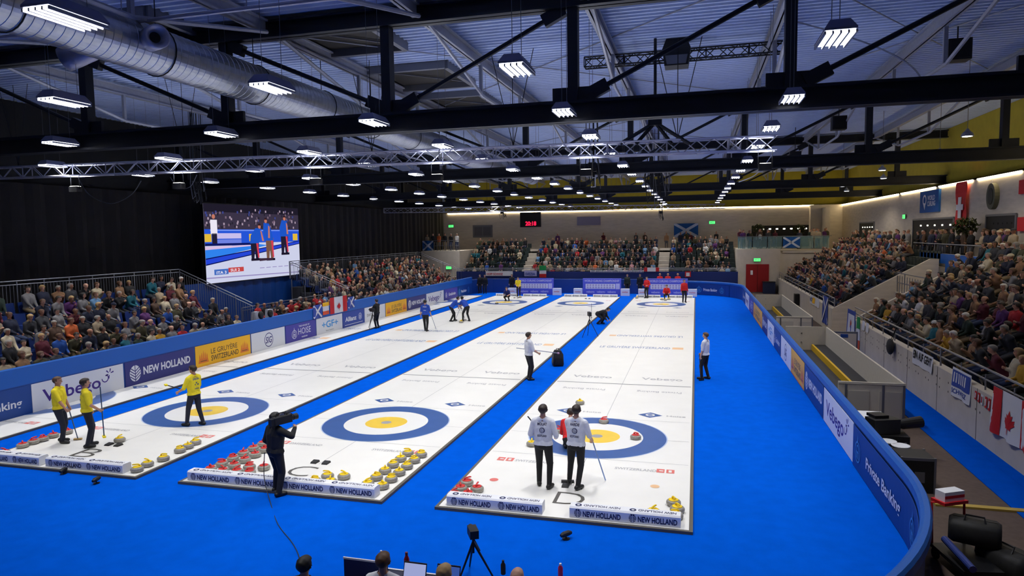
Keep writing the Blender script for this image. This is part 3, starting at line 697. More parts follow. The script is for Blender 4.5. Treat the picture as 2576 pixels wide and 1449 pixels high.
# balcony glass on the right block, with its frame
GLASS = M('balcony_glass', (150, 190, 190), .1, alpha=.3)
o = thing('glass_balustrade', 'green-tinted glass balustrade on the far right block', 'balustrade')
mb = MB()
for i in range(6): mb.box((6.2+i*1.28, 46.72, 3.88), (7.4+i*1.28, 46.74, 4.95))
mb.build('glass_panel', o, GLASS)
mb = MB().tube([(6.2, 46.73, 4.98), (14, 46.73, 4.98)], .03, RAILM, 6)
mb.build('handrail', o)
rail_thing('steel railing on the far left concrete block', [(-24.5, 46.8, 3.9), (-20.5, 46.8, 3.9)], 1.05, .3)
rail_thing('low rail along the front of the far grandstand', [(-20.5, 46.08, 1.86), (6.1, 46.08, 1.86)], .3, 1.5)
mb = MB()
for i, (px, pxe) in enumerate(((1890, 2060),)):
    mb.box((7.9, YB-.06, 3.9), (14.0, YB-.03, 6.0), DOORW)
    for j in range(9): mb.box((8.2+j*.66, YB-.08, 5.6), (8.4+j*.66, YB-.06, 5.72), GLOW)
tag(mb.build('door_6'), 'dark glazed foyer opening behind the far right balcony', 'doorway', None, 'structure')
# ------------------------------------------------------------------ signs and flags on the far wall
def exit_sign(x, y, z, face, label):
    o = thing('exit_sign', label, 'exit sign', (x, y, z), face, 'green exit signs')
    MB().box((-.3, 0, -.15), (.3, .06, .15), GREYM).build('casing', o)
    mb = MB().box((-.28, -.01, -.13), (.28, 0, .13), M('exit_green', (60, 220, 90), .5, emit=3)); fn = lambda u, v, w: (u, -.014, v)
    poly(mb, fn, [(-.2, 0), (-.1, .08), (-.1, .03), (.0, .03), (0, -.03), (-.1, -.03), (-.1, -.08)], WINK); disc(mb, fn, .1, .07, 0, .03, WINK, 8); quad(mb, fn, .07, -.09, .13, .04, WINK)
    mb.build('lit_panel', o)
exit_sign(-24.0, YB-.1, 6.5, 0, 'green lit exit sign on the far wall, left end'); exit_sign(4.1, YB-.1, 6.4, 0, 'green lit exit sign on the far wall right of the cross flag')
exit_sign(7.85, 46.5, 2.9, 0, 'green lit exit sign above the red door'); exit_sign(XR-.1, 33.5, 6.3, R(-90), 'green lit exit sign on the right wall'); exit_sign(-21.6, 46.5, 2.2, 0, 'green lit exit sign on the far left concrete block')
o = thing('score_clock', 'black hall clock board with red digits on the far wall', 'scoreboard', (-14.8, YB-.25, 7.05))
MB().box((-1.15, 0, -.8), (1.15, .2, .8), BLACKM).build('casing', o)
mb = MB(); put_text(mb, '20:18', lambda u, v, w: (u, -.01, v), -.55, -.62, .6, M('red_digits', (240, 20, 60), .5, emit=2.5), 1.2, .03); mb.build('digits', o)
o = tag(MB().box((-21.4, YB-.2, 5.2), (-19.15, YB-.05, 6.55), M('grey_board', (112, 112, 118), .6)).box((-21.2, YB-.22, 5.4), (-20.3, YB-.2, 6.35), M('grey_board_dark', (90, 90, 98), .6)).box((-20.2, YB-.22, 5.4), (-19.3, YB-.2, 6.35), M('grey_board_dark')).build('wall_mounted_board'), 'grey two-part board on the far wall at the left', 'board')
o = tag(MB().box((-9.7, YB-.2, 6.35), (-7.2, YB-.05, 7.25), M('lilac_board', (140, 134, 158), .6)).build('wall_mounted_board'), 'plain lilac board on the far wall in the middle', 'board')
def saltire(name, label, x0, x1, z0, z1, y, col=(0, 78, 150)):
    o = thing(name, label, 'flag', ((x0+x1)/2, y, z1)); W_, H_ = x1-x0, z1-z0
    mb = MB(); nx = 10; v = []
    for i in range(nx+1):
        for j in (0, 1): v.append((-W_/2+W_*i/nx, .05*math.sin(i*1.1), -H_*j))
    mb.add(v, [(2*i, 2*i+1, 2*i+3, 2*i+2) for i in range(nx)], M('saltire_blue', col, .8)); mb.build('cloth', o)
    mb = MB(); t = .11*H_
    for s in (-1, 1):
        n = 10
        for i in range(n):
            a, b = i/n, (i+1)/n; ua, ub = -W_/2+W_*a, -W_/2+W_*b
            va, vb = (-H_*a, -H_*b) if s > 0 else (-H_*(1-a), -H_*(1-b))
            ya, yb = .05*math.sin(a*11)-.012, .05*math.sin(b*11)-.012
            mb.add([(ua, ya, max(-H_, va-t)), (ub, yb, max(-H_, vb-t)), (ub, yb, min(0, vb+t)), (ua, ya, min(0, va+t))], [(0, 1, 2, 3)], M('saltire_white', (196, 206, 224), .8))
    mb.build('cross', o); return o
saltire('flag', 'large blue flag with white diagonal cross hanging on the far wall', .35, 2.75, 4.95, 6.35, YB-.35)
saltire('flag', 'small blue flag with white diagonal cross on the far left railing', -24.5, -23.3, 3.95, 4.95, 46.76, (0, 70, 120))
saltire('flag', 'blue flag with pale diagonal cross on the glass balcony', 10.0, 11.4, 3.95, 4.9, 46.55, (20, 90, 170))
# ------------------------------------------------------------------ hangings on the right wall
o = MB().box((XR-.12, 26.7, 6.45), (XR, 30.1, 7.75), M('federation_blue', (0, 84, 160), .7)).build('banner'); tag(o, 'square blue curling banner with white stone emblem on the right wall', 'banner')
mb = MB(); fr = lambda u, v, w: (XR-.125-w, 30.1-u, 6.45+v)
disc(mb, fr, .9, .75, .22, .34, WINK, 20); poly(mb, fr, [(.62, .6), (1.1, .55), (.95, .15)], WINK, .001); put_text(mb, 'WORLD', fr, 1.45, .72, .4, WINK, 1.3, .02); put_text(mb, 'CURLING', fr, 1.45, .38, .4, WINK, 1.4, .02); mb.build('emblem', o)
mb = MB(); v = []
for i in range(9): v += [(XR-.15-.03*math.sin(i), 23.9, 7.9-.29*i), (XR-.15+.03*math.sin(i*1.3), 22.4, 7.9-.29*i)]
mb.add(v, [(2*i, 2*i+1, 2*i+3, 2*i+2) for i in range(8)], RED); o = mb.build('flag'); tag(o, 'long red hanging flag with white cross on the right wall', 'flag')
mb = MB().box((XR-.22, 22.95, 6.0), (XR-.19, 23.35, 7.1), WINK).box((XR-.221, 23.6, 6.42), (XR-.189, 23.36, 6.72), WINK).box((XR-.221, 22.94, 6.42), (XR-.189, 22.7, 6.72), WINK); mb.build('cross', o)
o = MB().prism([(.5*math.cos(R(a)), .62*math.sin(R(a))) for a in range(0, 360, 15)], lambda a, c, w: (XR-.2+w, 19.3-a, 6.95+c), .2, M('olive_shield', (86, 86, 70), .7)).build('round_plaque'); tag(o, 'round olive plaque hanging on the right wall', 'plaque')
MB().prism([(.3*math.cos(R(a)), .4*math.sin(R(a))) for a in range(0, 360, 20)], lambda a, c, w: (XR-.22+w, 19.3-a, 6.95+c), .02, M('plaque_dark', (56, 56, 46), .7)).build('inner_emblem', o)
MB().tube([(XR-.15, 19.3, 7.55), (XR-.15, 19.3, 7.9)], .01, ALU, 5).build('cord', o)
for i, (z0, z1) in enumerate(((6.9, 7.5), (5.3, 5.9))):
    o = MB().box((XR-.12, 15.0, z0), (XR, 16.6, z1), RED).build('banner'); tag(o, '%s red banner at the edge of the right wall' % ('upper', 'lower')[i], 'banner')
def plant(x, y, label):
    o = thing('potted_tree', label, 'plant', (x, y, 3.87 if x < 9.8 else 3.72)); rn = random.Random(int(x*10)); mb = MB()
    for i in range(420):
        a, b, r = rn.uniform(0, 6.28), rn.uniform(-1, 1), rn.uniform(.5, 1)
        c = Vector((math.cos(a)*(1-b*b)**.5*r*.6, math.sin(a)*(1-b*b)**.5*r*.6, 1.85+b*r*.45)); d = Vector((rn.uniform(-1, 1), rn.uniform(-1, 1), rn.uniform(-1, 1))).normalized()*.14; e = d.cross(Vector((0, 0, 1)))*.5
        mb.add([c-d, c+e, c+d, c-e], [(0, 1, 2, 3)])
    mb.build('foliage', o, M('plant_leaf', (70, 78, 34), .7, noise=.3))
    MB().tube([(0, 0, 0), (.03, 0, .8), (0, .02, 1.7)], .05, BRINK, 6).build('stem', o); MB().lathe([(.2, 0), (.28, .5), (.24, .5), (.2, .1)], BLACK, 14).build('pot', o)
plant(XR-.75, 20.6, 'bushy green plant beside the long red flag on the concourse'); plant(12.1, 52.2, 'bushy plant at the right end of the far balcony'); plant(8.4, 52.4, 'bushy plant at the left end of the far balcony')
o = thing('storage_bin', 'dark blue bin standing right of the red door', 'bin', at(1934, 738, -.08), 0); MB().box((-.5, -.4, 0), (.5, .4, 1.0), M('bin_blue', (20, 34, 70), .7)).build('bin_body', o); MB().box((-.52, -.42, 1.0), (.52, .42, 1.06), BLACK).build('lid', o)
o = thing('low_table', 'low blue table in front of the red door', 'table', at(1900, 735, -.08), 0); MB().box((-.9, -.3, .5), (.9, .3, .55), DEEP).box((-.9, -.3, 0), (.9, -.27, .5), DEEP).build('table_top', o)
# ------------------------------------------------------------------ roof trusses across the hall
DARKST = M('dark_blue_steel', (24, 27, 36), .5, metal=.3, noise=.1)
LGREY = M('light_grey_steel', (150, 152, 164), .5, metal=.2, noise=.06)
ZC = 8.1; NX = [-24.3+4.8*i for i in range(9)]
TY = [-1.6, 13.0, 27.6, 41.8]
for i, y in enumerate(TY):
    o = thing('roof_truss', 'dark steel roof truss spanning the hall, %s from the viewer' % ORD[i], 'roof truss', (0, y, 0))
    H_ = .5; ztop = 10.75
    def ibeam(z0, h, wd):
        return MB().box((XL, -wd/2, z0), (XR+.5, wd/2, z0+.06)).box((XL, -wd/2, z0+h-.06), (XR+.5, wd/2, z0+h)).box((XL, -.03, z0), (XR+.5, .03, z0+h))
    ibeam(ZC, H_, .4).build('bottom_chord', o, DARKST); ibeam(ztop, .45, .4).build('top_chord', o, DARKST)
    for x in NX: MB().box((x-.12, -.14, ZC+H_), (x+.12, .14, ztop)).box((x-.5, -.05, ZC+H_), (x+.5, .05, ZC+H_+.32)).build('post', o, DARKST)
    for a, b in zip(NX[:-1], NX[1:]):
        if a < -9: p, q = (a, 0, ztop), (b, 0, ZC+.6)
        else: p, q = (a+.3, 0, ZC+.6), (b-.2, 0, ztop)
        d = (Vector(q)-Vector(p)); mb = MB().tube([p, q], .06, DARKST, 8)
        mb.bar(Vector(p), Vector(p)+d*.12, .18, .3, DARKST).bar(Vector(q)-d*.12, Vector(q), .18, .3, DARKST); mb.build('diagonal_rod', o)
# trussed purlins along the hall, light grey, with kinked under-rods
PX = [-18.2, -13.2, -8.5, -4.2, 0, 4.6, 8.9, 12.8]
bays = [(-16, -1.6)]+[(TY[i], TY[i+1]) for i in range(3)]+[(TY[3], YB)]
for bi, (a, b) in enumerate(bays):
    for pi, x in enumerate(PX):
        o = thing('purlin', 'light grey trussed purlin under the deck, %s bay, %s from the left' % (ORD[bi], ORD[pi]), 'purlin', (x, 0, 0), 0, 'trussed purlins')
        mb = MB().box((-.1, a+.2, 10.85), (.1, b-.2, 10.9)).box((-.1, a+.2, 11.15), (.1, b-.2, 11.2)).box((-.02, a+.2, 10.85), (.02, b-.2, 11.2)); mb.build('beam', o, LGREY)
        L = b-a; y1, y2 = a+L*.33, a+L*.67
        mb = MB().tube([(.12, a+.3, 10.85), (.12, y1, 9.9), (.12, y2, 9.9), (.12, b-.3, 10.85)], .055, LGREY, 6)
        mb.build('under_rod', o)
        for y in (y1, y2): MB().box((.02, y-.05, 9.9), (.12, y+.05, 10.86), LGREY).build('post', o)
# secondary cross pipes and wind bracing
for i, (a, b, lab) in enumerate((((-9.8, -1.3, 11.23), (4.4, 12.6, 11.23), 'first bay rising to the right'), ((4.4, -1.3, 11.275), (-9.8, 12.6, 11.275), 'first bay falling to the right'), ((4.6, -1.2, 11.23), (13.8, 12.6, 11.23), 'first bay at the right side'), ((13.8, -1.2, 11.275), (4.6, 12.6, 11.275), 'first bay at the right side, crossing'), ((-9.8, 13.3, 11.23), (4.4, 27.2, 11.23), 'second bay'), ((4.4, 13.3, 11.275), (-9.8, 27.2, 11.275), 'second bay, crossing'))):
    o = MB().tube([a, b], .02, LGREY, 6).build('wind_brace'); tag(o, 'thin steel bracing rod under the deck, '+lab, 'brace', 'bracing rods under the deck')
o = MB().tube([(-24.6, -6, 9.95), (6, -6, 9.95)], .045, ALU, 8)
for x in range(-24, 6, 3): o.tube([(x, -6, 9.95), (x, -6, 11.29)], .012, ALU, 5)
tag(o.build('sprinkler_pipe'), 'thin pale pipe across the roof at the upper left', 'pipe')
# ------------------------------------------------------------------ ventilation duct
o = thing('ventilation_duct', 'big round spiral air duct running along the roof on the left', 'duct', (-8.9, 0, 9.55))
mb = MB(); n = 44; ys = []; y = -15.
while y < 30:
    ys += [(y, .5), (y+.17, .5), (y+.18, .506), (y+.19, .5)]; y += .2
mb.add([(r*math.cos(6.28319*k/n), y, r*math.sin(6.28319*k/n)) for y, r in ys for k in range(n)], [(i*n+k, i*n+(k+1) % n, (i+1)*n+(k+1) % n, (i+1)*n+k) for i in range(len(ys)-1) for k in range(n)])
mb.build('duct_pipe', o, GALV)
for y in np.arange(-12, 30, 3.4):
    MB().tube([(0, y, .5), (0, y, 1.75)], .012, BLACKM, 5).tube([(.52*math.cos(R(a)), y, .52*math.sin(R(a))) for a in range(0, 361, 15)], .014, BLACKM, 5, False).build('hanger', o)
def nozzle(p, d, r, label):
    q = thing('jet_nozzle', label, 'air nozzle'); x, y_ = frame_of(d); d = d.normalized(); n = 20
    prof = [(0, r*.9), (.55, r), (.8, r), (.8, r*.85), (.62, r*.45)]
    v = [p+d*t+(x*math.cos(6.2832*k/n)+y_*math.sin(6.2832*k/n))*rr for t, rr in prof for k in range(n)]
    MB().add(v, [(i*n+k, i*n+(k+1) % n, (i+1)*n+(k+1) % n, (i+1)*n+k) for i in range(len(prof)-1) for k in range(n)]).build('nozzle_body', q, ALU, True)
    c = p+d*.62; MB().add([c+(x*math.cos(6.2832*k/n)+y_*math.sin(6.2832*k/n))*r*.46 for k in range(n)], [tuple(range(n))], BLACK).build('throat', q)
for px in ((365, 152),):
    p = at(365, 152, -8.9, 0)
    nozzle(Vector((-8.7, p.y-.2, 9.6)), Vector((.9, -.5, -.05)), .24, 'round nozzle on the big duct, facing the ice')
    nozzle(Vector((-9.1, p.y-.9, 9.4)), Vector((-.8, -.3, -.35)), .24, 'round nozzle on the big duct, turned away to the left')
# ------------------------------------------------------------------ hall lamps : a steel hood, bright tubes, an added louvre, two wires
TUBE = M('lamp_tube', (255, 255, 255), .5, emit=9, ecol=(244, 246, 255))
HOOD = M('lamp_hood', (120, 122, 150), .5, metal=.4)
LZ = 8.2; LX = [4.44, -.35, -4.95, -9.5, -14.75, -20.1]
mb = MB().box((-.21, -.43, 0), (.21, .43, .03), HOOD).hexa([(-.21, -.43, .03), (.21, -.43, .03), (.21, .43, .03), (-.21, .43, .03), (-.13, -.35, .16), (.13, -.35, .16), (.13, .35, .16), (-.13, .35, .16)], HOOD)
hood = proto(mb, 'lamp_hood')
mb = MB()
for i in range(4): mb.box((-.19+.1*i, -.41, -.012), (-.11+.1*i, .41, 0), TUBE)
tube = proto(mb, 'lamp_tube')
mb = MB()
for y in (-.3, .3): mb.tube([(0, y, .16), (0, y, ZR-LZ+.125)], .006, GREYM, 4)
wire = proto(mb, 'suspension_wire')
mb = MB()
for x in (-.2, -.1, 0, .1, .2): mb.box((x-.013, -.42, -.05), (x+.013, .42, -.01), LGREY)  # bars added to block the area light, so the glow reads as tubes
louv = proto(mb, 'lamp_louvre')
li = bpy.data.lights.new('hall_lamp', 'AREA'); li.shape = 'RECTANGLE'; li.size = .4; li.size_y = .84; li.energy = LAMP_W; li.color = (1, .985, .955); li.spread = R(108)
for c, x in enumerate(LX):
    for j in range(15):
        y = -11.2+4.28*j
        if j < (0 if c == 2 else 1) or y > 50: continue
        yy = y + (.12, -.1, .2)[(c+j) % 3]
        o = thing('pendant_lamp', 'flat bright hall lamp hanging on wires, row %s from the right, %s from the viewer' % (ORD[c], ORD[j]), 'ceiling lamp', (x, yy, LZ), 0, 'hall lamps above the sheets')
        link('lamp_hood', hood, o); link('lamp_tube', tube, o); link('lamp_louvre', louv, o); link('suspension_wire', wire, o)
        l = bpy.data.objects.new('lamp_light', li); COL.objects.link(l); l.parent = o; l.location = (0, 0, -.016)
# small dome lamps above the right stand
for i, (x, y, z) in enumerate(((11.5, 9, 8.6), (12.5, 15, 8.6), (11.5, 20, 8.4), (13, 26, 8.4), (11.8, 31, 8.3), (13.2, 37, 8.3), (11.5, 43, 8.3), (13.6, 3.5, 8.8))):
    o = thing('dome_lamp', 'small white dome lamp above the right grandstand, %s from the viewer' % ORD[i], 'ceiling lamp', (x, y, z), 0, 'dome lamps above the right stand')
    MB().lathe([(.2, 0), (.17, .1), (.08, .18), (.04, .26)], LGREY, 14).build('lamp_shade', o); MB().lathe([(.15, -.01), (.15, .01)], TUBE, 14).build('bulb', o)
    MB().tube([(0, 0, .26), (0, 0, ZR-z+.125)], .01, GREYM, 4).build('cord', o)
    l = bpy.data.lights.new('dome_light', 'SPOT'); l.energy = 190; l.spot_size = R(150); l.spot_blend = .5; l.shadow_soft_size = .15; l.color = (1, .9, .75)
    lo = bpy.data.objects.new('dome_light', l); COL.objects.link(lo); lo.parent = o; lo.location = (0, 0, -.2)
# ------------------------------------------------------------------ lighting trusses of bright lattice
def lattice(name, label, a, b, s, mat, r=.025, step=.5, cat='lighting truss'):
    o = thing(name, label, cat); a, b = Vector(a), Vector(b); d = (b-a); L = d.length; d = d/L; n = Vector((-d.y, d.x, 0)).normalized()*s/2; u = Vector((0, 0, s/2))
    cs = [n+u, n-u, -n-u, -n+u]; mb = MB()
    for c in cs: mb.tube([a+c, b+c], r, mat, 6)
    mb.build('chord', o); k = max(2, int(L/step)); mb = MB()
    for i in range(k):
        p, q = a+d*L*i/k, a+d*L*(i+1)/k
        for j in range(4):
            c, e = cs[j], cs[(j+1) % 4]
            if i % 2: c, e = e, c
            mb.tube([p+c, q+e], r*.55, mat, 4, False)
        if i % 4 == 0:
            for j in range(4): mb.tube([p+cs[j], p+cs[(j+1) % 4]], r*.7, mat, 4, False)
    mb.build('lacing', o); return o
p, q = at(-30, 437, 8.05), at(1952, 360, 8.05)
lt = lattice('lighting_truss', 'long silver lattice lighting truss across the hall, near one', p, q, .4, ALU, .03, .45)
for t in (.05, .3, .55, .72, .9):
    c = p.lerp(q, t); mb = MB()
    for s in (-.7, 0, .7): mb.tube([c+Vector((0, 0, .23)), c+Vector((s, 0, ZR-8.07))], .012, BLACKM, 4)
    mb.build('sling', lt)
p2, q2 = at(966, 530, 7.75), at(1822, 519, 7.75)
lt2 = lattice('lighting_truss', 'silver lattice lighting truss in front of the far wall', p2, q2, .4, ALU, .03, .6)
for t in (.05, .3, .55, .8, .98): MB().tube([p2.lerp(q2, t)+Vector((0, 0, .2)), p2.lerp(q2, t)+Vector((0, 0, ZR-7.77))], .012, BLACKM, 4).build('sling', lt2)
FL = M('flood_glass', (255, 255, 255), .4, emit=6, ecol=(250, 246, 236))
def flood(pos, label, w, dz=.61):
    o = thing('flood_light', label, 'stage light', pos, 0, 'stage lights on the lighting truss')
    MB().box((-.18, -.12, 0), (.18, .12, .2), BLACKM).build('casing', o); MB().box((-.15, -.1, .2), (.15, .1, .215), FL).build('lens', o)
    MB().tube([(-.2, 0, .1), (-.2, 0, dz), (.2, 0, dz), (.2, 0, .1)], .015, BLACKM, 5).tube([(0, -.22, dz), (0, .22, dz)], .02, BLACKM, 5).build('yoke', o)
    l = bpy.data.lights.new('flood', 'SPOT'); l.energy = w; l.spot_size = R(140); l.spot_blend = .6; l.shadow_soft_size = .12; l.color = (.8, .86, 1)
    lo = bpy.data.objects.new('flood', l); COL.objects.link(lo); lo.parent = o; lo.location = (0, 0, .3); lo.rotation_euler = (R(180), 0, 0)
d = q-p
for i, px in enumerate((190, 450, 795, 1100, 1475, 1925)):
    t = (px+30)/1982; t = t*(p-CAM).dot(AXF)/((p-CAM).dot(AXF)*t+(q-CAM).dot(AXF)*(1-t))
    c = p+d*t; flood((c.x, c.y-.05, c.z-.8), 'stage light glowing up into the near lighting truss, %s from the left' % ORD[i], RING_W)
o = thing('lifting_bridle', 'black four-legged lifting bridle above the near lighting truss right of centre', 'bridle'); c = p.lerp(q, .8)
for px in (1560, 1600, 1690, 1735):
    e = at(px, 362, c.y, 1); f = at(1648, 308, c.y, 1); MB().tube([e, f], .06, BLACKM, 6).build('leg', o)
MB().tube([f, Vector((f.x, f.y, ZR-.02))], .05, BLACKM, 6).box((f.x-.2, f.y-.15, f.z-.1), (f.x+.2, f.y+.15, f.z+.25), BLACKM).build('hook', o)
# black lattice girder with a hanging projector
p3, q3 = at(1495, 118, 4, 1), at(1968, 92, 4, 1); p3.z = q3.z = 10.85
lattice('black_truss', 'short black lattice girder under the deck at the upper right', p3-Vector((.3, 0, 0)), q3, .3, BLACKM, .025, .3, 'girder')
pc = at(1702, 140, 4, 1)
o = thing('loudspeaker', 'black loudspeaker cluster hanging under the short black girder', 'speaker', (pc.x, 4, pc.z-.35))
MB().prism([(-.35, 0), (.35, 0), (.42, .5), (.3, .8), (-.3, .8), (-.42, .5)], lambda a, c, w: (a, w-.3, c), .6, BLACK).build('cabinet', o); MB().prism([(-.28, .04), (.28, .04), (.33, .3), (-.33, .3)], lambda a, c, w: (a, w-.32, c), .02, GREYM).build('grille', o); MB().tube([(0, 0, .8), (0, 0, 1.0)], .03, BLACKM, 6).build('hook', o)
for i, (px, py, yy) in enumerate(((2410, 80, 5), (2110, 310, 16), (2000, 395, 24))):
    c = at(px, py, yy, 1); c.z = min(c.z, 10.6)
    o = thing('loudspeaker', 'black loudspeaker under the deck above the right grandstand, %s from the viewer' % ORD[i], 'speaker', c)
    MB().box((-.3, -.25, -.3), (.3, .25, .3), BLACK).build('cabinet', o); MB().box((-.25, -.26, -.25), (.25, -.25, .25), BLACKM).build('grille', o); MB().tube([(0, 0, .3), (0, 0, ZR-c.z)], .02, BLACKM, 5).build('hanger', o)
# chain hoists with cable bundles hanging from the roof
def bundle(px, py0, py1, yy, label, n=9, wd=.5):
    a, b = at(px, py0, yy, 1), at(px, py1, yy, 1); rn = random.Random(px)
    o = thing('cable_bundle', label, 'cable bundle', a); H_ = a.z-b.z; mb = MB()
    for i in range(n):
        u, v = rn.uniform(-wd/2, wd/2), rn.uniform(-.2, .2); h = H_*rn.uniform(.6, 1)
        mb.tube([(u, v, max(.3, ZR-a.z)), (u*1.1, v, 0), (u*1.4, v, -h*.5), (u*1.2+.06, v, -h), (u*.9+.14, v, -h*.9), (u*.8, v, -h*.4)], .018, (BLACK, BLACK, GREYM)[i % 3], 5, False)
    mb.build('cable', o); MB().box((-.16, -.12, -H_*.35), (.16, .12, -H_*.1), BLACKM).build('hoist', o)
bundle(1655, 400, 525, 22, 'dark bundle of looping cables hanging from the roof right of centre', 14, 1.1); bundle(1490, 400, 490, 12, 'cables and bracket hanging below the near lighting truss', 8, .5)
bundle(497, 425, 520, 8, 'dark cables and hoist hanging beside the video screen', 12, .5); bundle(1263, 528, 556, 42, 'small hoist with cables in front of the far wall at the left', 6, .5); bundle(1663, 528, 556, 44, 'small hoist with cables in front of the far wall at the right', 6, .5)
c = at(1480, 395, 12, 1); o = thing('camera_bracket', 'white bracket frame hanging below the near lighting truss', 'bracket', c)
MB().tube([(-.3, 0, .3), (-.3, 0, -.25), (.3, 0, -.25), (.3, 0, .3)], .025, WHITE, 6).tube([(.1, 0, -.9), (.3, 0, -.9), (.3, 0, -1.3), (.1, 0, -1.3)], .03, WHITE, 6).tube([(.2, 0, -.25), (.2, 0, -.9)], .015, BLACKM, 5).build('frame_tube', o)
# sagging cables
def cable(label, pts, r=.018, mat=None):
    P = [Vector(p) for p in pts]; out = []
    for i in range(len(P)-1):
        p0, p1, p2_, p3_ = P[max(i-1, 0)], P[i], P[i+1], P[min(i+2, len(P)-1)]
        for k in range(6):
            t = k/6; out.append(.5*((2*p1)+(p2_-p0)*t+(2*p0-5*p1+4*p2_-p3_)*t*t+(3*p1-p0-3*p2_+p3_)*t**3))
    out.append(P[-1]); return tag(MB().tube(out, r, mat or GREYM, 5).build('cable'), label, 'cable')
px_ = lambda L, yy: [at(a, b, yy, 1) for a, b in L]
cable('grey cable sagging below the lighting truss at the left', px_([(195, 445), (225, 490), (280, 512), (330, 490), (355, 455)], 7))
cable('grey cable looping left of the video screen', px_([(428, 446), (450, 472), (478, 470), (495, 440)], 7.5)); cable('grey cable hanging at the left edge', px_([(150, 450), (110, 478), (40, 490), (0, 470)], 6.5))
cable('white cable hanging from the right end of the lighting truss', px_([(1950, 372), (1935, 400), (1900, 440), (1858, 458)], 12), .02, WHITE)
cable('pale curved cable hanging at the upper right', px_([(1985, 50), (2110, 85), (2220, 125), (2290, 165), (2318, 205), (2300, 235), (2278, 252)], 1.5), .022, LGREY)
# ------------------------------------------------------------------ people
def capsule(a, ra, b, rb, n=10):
    a, b = Vector(a), Vector(b); d = b-a
    if d.length < 1e-5: b = a+Vector((0, 0, 1e-3)); d = b-a
    x, y = frame_of(d); d = d.normalized(); rings = []
    for t in (-80, -45, 0): rings.append((a+d*ra*math.sin(R(t)), ra*math.cos(R(t))))
    for t in (0, 45, 80): rings.append((b+d*rb*math.sin(R(t)), rb*math.cos(R(t))))
    v = [p+(x*math.cos(6.28319*k/n)+y*math.sin(6.28319*k/n))*r for p, r in rings for k in range(n)]; m = len(rings)
    f = [(i*n+k, i*n+(k+1) % n, (i+1)*n+(k+1) % n, (i+1)*n+k) for i in range(m-1) for k in range(n)] + [tuple(range(n))[::-1], tuple(range((m-1)*n, m*n))]
    return v, f
def ik(a, t, l1, l2, pole):
    d = t-a; L = min(max(d.length, abs(l1-l2)+.02), l1+l2-.002); d = d.normalized(); x = (l1*l1-l2*l2+L*L)/(2*L)
    h = math.sqrt(max(l1*l1-x*x, 0)); p = (pole-d*pole.dot(d)).normalized(); return a+d*x+p*h, a+d*L
def remesh(pieces, vox, smooth=2):
    mb = MB()
    for p in pieces: mb.add(*capsule(*p[1:5]))
    me = bpy.data.meshes.new('tmp'); me.from_pydata(mb.v, [], mb.f); o = bpy.data.objects.new('tmp', me); COL.objects.link(o)
    md = o.modifiers.new('r', 'REMESH'); md.mode = 'VOXEL'; md.voxel_size = vox
    if smooth: sm = o.modifiers.new('s', 'SMOOTH'); sm.factor = .5; sm.iterations = smooth
    out = bpy.data.meshes.new_from_object(o.evaluated_get(bpy.context.evaluated_depsgraph_get()))
    v = np.empty(len(out.vertices)*3); out.vertices.foreach_get('co', v); v = v.reshape(-1, 3)
    nr = np.empty(len(out.vertices)*3); out.vertices.foreach_get('normal', nr); nr = nr.reshape(-1, 3)
    f = [tuple(p.vertices) for p in out.polygons]
    bpy.data.objects.remove(o); bpy.data.meshes.remove(me); bpy.data.meshes.remove(out)
    best = np.full(len(v), 9e9); lab = np.zeros(len(v), int); names = []
    for p in pieces:
        if p[0] not in names: names.append(p[0])
        a, b = np.array(p[1]), np.array(p[3]); d = b-a; L2 = max(d@d, 1e-9)
        t = np.clip(((v-a)@d)/L2, 0, 1); dist = np.linalg.norm(v-(a+t[:, None]*d), axis=1)-(p[2]+(p[4]-p[2])*t)
        m = dist < best; best[m] = dist[m]; lab[m] = names.index(p[0])
    return v, nr, f, np.array(names)[lab]
